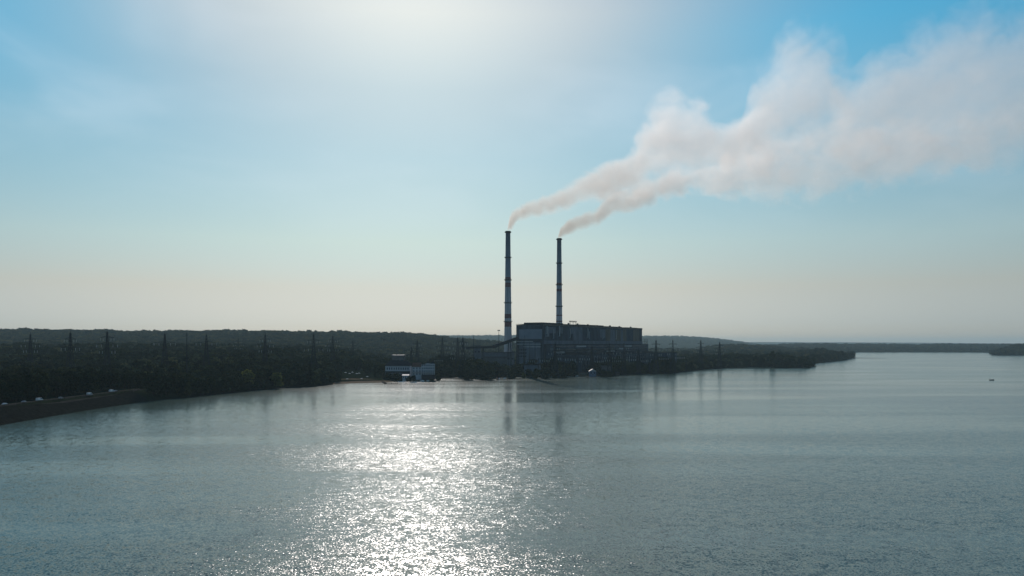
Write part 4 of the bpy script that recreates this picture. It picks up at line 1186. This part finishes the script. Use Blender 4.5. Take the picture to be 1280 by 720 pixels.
MARKS = [(10, 'the leftmost white car'), (38, 'the leftmost pylon'), (51.5, 'the bright white van'), (77, 'the silver car between the vans'), (88, 'the second pylon from the left'), (112, 'the farther white van'), (134, 'the bulky third pylon'),
         (164, 'the small roadside shed'), (206, 'the wide armed pylon before the mast'), (233.5, 'the plain steel mast'), (258, 'the wide armed pylon after the mast'), (298, 'the faint short pylon'), (320, 'the left yellow green tree'), (345, 'the right yellow green tree'),
         (331.5, 'the lone three armed pylon'), (392, 'the two armed pylon'), (416, 'the slim beach pylon'), (441, 'the small far pylon'), (470, 'the beach lawn'), (497, 'the guesthouse'), (529, 'the white hotel'), (553, 'the single middle pylon'), (575, 'the close pair of pylons'), (597, 'the coal transfer tower'), (623, 'the floodlight mast'), (635, 'the left chimney'),
         (656, 'the pale end wall'), (683, 'the largest round shore tree'), (699, 'the right chimney'), (728, 'the dark boat shed'), (741, 'the blue boathouse'), (762, 'the left heavy pylon'), (780, 'the right heavy pylon'), (798, 'the low corner pylon'), (813, 'the shore shed'), (831, 'the white moored motorboat'), (841, 'the second right pylon'),
         (876, 'the third right pylon'), (899.5, 'the last right pylon'), (916, 'the tiny rowing boat'), (945, 'the high tree by the poplar'), (966, 'the slim poplar'), (990, 'the tip of the wooded point'), (1030, 'the near end of the headland'), (1060, 'the far end of the headland')]
ORD = ['nearest', 'second', 'third', 'fourth', 'fifth', 'sixth', 'seventh', 'eighth', 'ninth', 'tenth', 'eleventh', 'twelfth', 'thirteenth', 'fourteenth', 'fifteenth']
cells = {}
for i in sorted(pset):
    x, D, h, px, d = cand[i]
    m_ = min(MARKS, key=lambda q: abs(q[0] - px)); side = 'below or behind' if abs(px - m_[0]) < 2.5 else ('left of' if px < m_[0] else 'right of')
    cells.setdefault((m_[1], side), []).append(i)
LABELS = {}
for (mk, side), li in cells.items():
    li.sort(key=lambda i: cand[i][1])
    for j, i in enumerate(li):
        _, grp = zone_label(cand[i][3], cand[i][1], cand[i][4])
        o_ = ORD[min(j, 14)]
        LABELS[i] = (('%s %s %s, %s' % ('dark tree' if len(mk.split()) > 4 else 'dark leafy tree', side, mk, 'nearest' if j == 0 else o_ + ' back')), grp)
for i in sorted(pset):
    x, D, h, px, d = cand[i]
    lab, grp = LABELS[i]
    kind = 'round'
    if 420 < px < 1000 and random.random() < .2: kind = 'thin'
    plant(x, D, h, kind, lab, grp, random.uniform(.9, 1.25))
rest = np.array([c for i, c in enumerate(cand) if i not in pset])

# far-off forest as one mass -----------------------------------------
cand = []
zone((-330, 560), (2100, 4300), 19, 19, 31)
zone((430, 1010), (2300, 4700), 24, 19, 32, lambda px, D, X, d: (vnoise(X, D, 300, 13) > .25))
zone((400, 1000), (8000, 12500), 62, 27, 33)
zone((940, 1600), (4700, 6900), 30, 20, 34)
zone((1238, 1600), (3500, 4300), 18, 16, 35)
far = np.array(cand)

def forest_object(name, arr, protos, label, wid):
    gz = ground_z(arr[:, 0], arr[:, 1])
    me_ = bpy.data.meshes.new(name); me_.vertices.add(len(arr))
    me_.vertices.foreach_set('co', np.stack([arr[:, 0], arr[:, 1], gz], -1).astype(np.float32).ravel())
    a = me_.attributes.new('tree_size', 'FLOAT_VECTOR', 'POINT')
    r = np.random.default_rng(5); s = arr[:, 2] / 14.5; wq = s * r.uniform(.95, 1.35, len(s)) * wid
    a.data.foreach_set('vector', np.stack([wq, wq, s], -1).astype(np.float32).ravel())
    a = me_.attributes.new('tree_turn', 'FLOAT_VECTOR', 'POINT')
    z0 = np.zeros(len(s)); a.data.foreach_set('vector', np.stack([z0, z0, r.uniform(0, 6.28, len(s))], -1).astype(np.float32).ravel())
    o = bpy.data.objects.new(name, me_); COL.objects.link(o); tag(o, label, 'forest', kind='stuff')
    ng = bpy.data.node_groups.new(name + '_nodes', 'GeometryNodeTree')
    ng.interface.new_socket('Geometry', in_out='INPUT', socket_type='NodeSocketGeometry'); ng.interface.new_socket('Geometry', in_out='OUTPUT', socket_type='NodeSocketGeometry')
    N = ng.nodes.new; gi = N('NodeGroupInput'); go = N('NodeGroupOutput')
    mp = N('GeometryNodeMeshToPoints'); ip = N('GeometryNodeInstanceOnPoints'); jn = N('GeometryNodeJoinGeometry')
    for pr_ in protos:
        oi = N('GeometryNodeObjectInfo'); oi.inputs['Object'].default_value = pr_; oi.inputs['As Instance'].default_value = True
        ng.links.new(oi.outputs['Geometry'], jn.inputs[0])
    at = N('GeometryNodeInputNamedAttribute'); at.data_type = 'FLOAT_VECTOR'; at.inputs['Name'].default_value = 'tree_size'
    ar = N('GeometryNodeInputNamedAttribute'); ar.data_type = 'FLOAT_VECTOR'; ar.inputs['Name'].default_value = 'tree_turn'
    er = N('FunctionNodeEulerToRotation')
    ng.links.new(ar.outputs['Attribute'], er.inputs[0])
    ng.links.new(gi.outputs[0], mp.inputs[0]); ng.links.new(mp.outputs[0], ip.inputs['Points']); ng.links.new(jn.outputs[0], ip.inputs['Instance'])
    ip.inputs['Pick Instance'].default_value = True
    ng.links.new(at.outputs['Attribute'], ip.inputs['Scale']); ng.links.new(er.outputs[0], ip.inputs['Rotation'])
    ng.links.new(ip.outputs[0], go.inputs[0])
    md = o.modifiers.new('forest', 'NODES'); md.node_group = ng
    return o
# instance sources: crowns of trees already standing in the scene
src = []
seen = set()
for o in COL.objects:
    if o.name.startswith('crown') and o.parent and o.parent.get('category') == 'tree' and o.data.name not in seen and o.data.materials[0] in (M['leaf'], M['leaf_thin']) and 'poplar' not in o.parent.name:
        seen.add(o.data.name); src.append(o)
forest_object('woodland', rest, src, 'dense dark woodland mass filling the land behind the shore trees', 1.0)
far_src = [o for o in src if o.data.materials[0] == M['leaf_thin']] or src  # far hills get the paler leaves: part of the haze is in their colour
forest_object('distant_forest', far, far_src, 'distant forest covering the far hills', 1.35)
print('individual', len(pset), 'rest', len(rest), 'far', len(far), 'src', len(src))

# ------------------------------------------------------------------ smoke
def curve_node(t, v, pts, lo, hi, ylo, yhi):
    """piecewise curve: metres along the plume to metres of height"""
    u_ = t.maprange(v, lo, hi, 0, 1)
    fc = t.n('ShaderNodeFloatCurve'); c = fc.mapping.curves[0]
    P = [((a - lo) / (hi - lo), (b - ylo) / (yhi - ylo)) for a, b in pts]
    c.points[0].location = P[0]; c.points[1].location = P[-1]
    for p in P[1:-1]: c.points.new(*p)
    fc.mapping.update()
    t.l(u_, fc.inputs['Value'])
    return t.maprange(fc.outputs[0], 0, 1, ylo, yhi)

def plume(px0, D0, top, bot, label, dens, colr_, seed, drift=0.0):
    """top/bot: picture rows of the plume edges at distance D0 turned into heights"""
    x0 = PX(px0, D0)
    f = D0 / F
    tp = [((p - px0) * f, ZY(y, D0)) for p, y in top]; bt = [((p - px0) * f, ZY(y, D0)) for p, y in bot]
    xs = np.unique(np.concatenate([np.array([0, 2, 4, 7, 11, 16, 22]), np.arange(28, tp[-1][0], 14.0)]))
    T_ = np.interp(xs, [a for a, _ in tp], [b for _, b in tp]); B_ = np.interp(xs, [a for a, _ in bt], [b for _, b in bt])
    zb = HAZE_TOP + .6
    e_z = zb
    mb = MB(); n = 28
    for x, a, b in zip(xs, T_, B_):
        r = (a - b) / 2; c = (a + b) / 2; r2 = r * 1.22 + 1.0
        for i in range(n):
            an = 2 * math.pi * i / n
            mb.v.append((x, r2 * math.cos(an) * 1.0, max(c + r2 * math.sin(an), zb) - e_z))
    m_ = len(xs)
    for j in range(m_ - 1):
        for i in range(n):
            i2 = (i + 1) % n
            mb.f.append((j * n + i, j * n + i2, (j + 1) * n + i2, (j + 1) * n + i))
    mb.f.append(tuple(range(n))[::-1]); mb.f.append(tuple((m_ - 1) * n + i for i in range(n)))
    mt = bpy.data.materials.new('smoke'); mt.use_nodes = True
    nt = mt.node_tree; nt.nodes.remove(nt.nodes['Principled BSDF']); t = NT(nt)
    g = t.n('ShaderNodeTexCoord').outputs['Object']
    # billows: push the sample position about with noise that grows along the plume
    sx = t.n('ShaderNodeSeparateXYZ'); t.l(g, sx.inputs[0])
    nz = t.n('ShaderNodeTexNoise'); t.l(t.mapping(g, (1, 1, 1), (0, 0, 0), (seed, 0, 0)), nz.inputs['Vector']); nz.inputs['Scale'].default_value = .011; nz.inputs['Detail'].default_value = 3; nz.inputs['Roughness'].default_value = .6
    sb = t.n('ShaderNodeVectorMath', operation='SUBTRACT'); t.l(nz.outputs['Color'], sb.inputs[0]); sb.inputs[1].default_value = (.5, .5, .5)
    amp = t.maprange(sx.outputs[0], 0, 300, 5, 92)
    sc_ = t.n('ShaderNodeVectorMath', operation='SCALE'); t.l(sb.outputs[0], sc_.inputs[0]); t.l(amp, sc_.inputs['Scale'])
    ad = t.n('ShaderNodeVectorMath', operation='ADD'); t.l(g, ad.inputs[0]); t.l(sc_.outputs[0], ad.inputs[1])
    s2 = t.n('ShaderNodeSeparateXYZ'); t.l(ad.outputs[0], s2.inputs[0])
    hi = max(tp[-1][0], bt[-1][0]); ylo, yhi = 0, 620
    zt = curve_node(t, s2.outputs[0], [(a, b - e_z) for a, b in tp], 0, hi, ylo, yhi)
    zbn = curve_node(t, s2.outputs[0], [(a, b - e_z) for a, b in bt], 0, hi, ylo, yhi)
    c = t.math('MULTIPLY', t.math('ADD', zt, zbn), .5)
    r = t.math('MAXIMUM', t.math('MULTIPLY', t.math('SUBTRACT', zt, zbn), .5), 1.5)
    dz = t.math('DIVIDE', t.math('SUBTRACT', s2.outputs[2], c), r); dy = t.math('DIVIDE', s2.outputs[1], r)
    rr = t.math('SQRT', t.math('ADD', t.math('MULTIPLY', dz, dz), t.math('MULTIPLY', dy, dy)))
    n2 = t.noise(t.mapping(g, (1, 1, 1.15), (0, 0, 0), (0, seed, 0)), .02, 4, .6, .5)
    n3 = t.noise(t.mapping(g, (1, 1, 1), (0, 0, 0), (seed, seed, 0)), .055, 4, .65)
    near = t.maprange(sx.outputs[0], 0, 260, 1, 0)
    nn = t.math('ADD', t.math('MULTIPLY', n2, t.math('SUBTRACT', 1, t.math('MULTIPLY', near, .6))), t.math('MULTIPLY', n3, t.math('MULTIPLY', near, .75)))
    body = t.math('SUBTRACT', t.math('ADD', 1.12, t.math('MULTIPLY', t.math('SUBTRACT', nn, .5), 2.0)), rr)
    body = t.maprange(body, 0.0, .75, 0, 1, True)
    dn = t.math('MULTIPLY', t.math('DIVIDE', dens, t.math('ADD', r, 3)), body)
    fade = t.maprange(sx.outputs[0], hi * .25, hi, 1, .3)
    dn = t.math('MULTIPLY', dn, fade)
    v_ = t.n('ShaderNodeVolumePrincipled'); v_.inputs['Anisotropy'].default_value = .55
    cc_ = t.ramp(t.maprange(sx.outputs[0], 0, 300, 0, 1), [(0, colr_[0]), (1, colr_[1])]); t.l(cc_, v_.inputs['Color'])
    t.l(dn, v_.inputs['Density'])
    t.l(v_.outputs[0], nt.nodes['Material Output'].inputs['Volume'])
    try: mt.cycles.volume_step_rate = .06
    except Exception: pass
    try: mt.volume_step_rate = .06
    except Exception: pass
    o = mb.build('smoke_plume', mt); o.location = (x0, D0, e_z)
    tag(o, label, 'smoke', 'chimney smoke')
    return o
topA = [(634, 287), (636, 276), (639, 266), (650, 257), (680, 244), (720, 222), (760, 205), (785, 192), (797, 160), (815, 128), (845, 116), (880, 126), (905, 150), (932, 150), (945, 104), (965, 60), (990, 38), (1020, 40), (1035, 70), (1047, 105), (1070, 90), (1100, 65), (1130, 45), (1160, 30), (1200, 20), (1240, 22), (1290, 10), (1420, -30)]
botA = [(634, 289), (638, 289), (643, 280), (652, 275), (680, 268), (720, 257), (760, 247), (800, 240), (850, 226), (900, 216), (950, 212), (1000, 206), (1100, 200), (1200, 190), (1290, 172), (1420, 150)]
topB = [(697.5, 296), (699, 288), (704, 280), (715, 273), (735, 263), (760, 247), (800, 232), (850, 208), (880, 203), (910, 190), (940, 180), (1000, 165), (1100, 150), (1200, 140), (1290, 112), (1420, 80)]
botB = [(697.5, 298), (703, 297), (710, 292), (722, 288), (742, 283), (770, 268), (800, 262), (850, 245), (880, 240), (920, 248), (980, 254), (1050, 245), (1150, 232), (1230, 216), (1290, 202), (1420, 180)]
plume(634, D1, topA, botA, 'long pale smoke plume blowing right from the left chimney and swelling into the upper cloud', .92, ((.72, .63, .56), (.965, .92, .885)), 3.0)
plume(697.5, D2 + 60, topB, botB, 'lower smoke plume blowing right from the right chimney, brownish at its mouth', .85, ((.6, .5, .43), (.96, .91, .87)), 41.0)
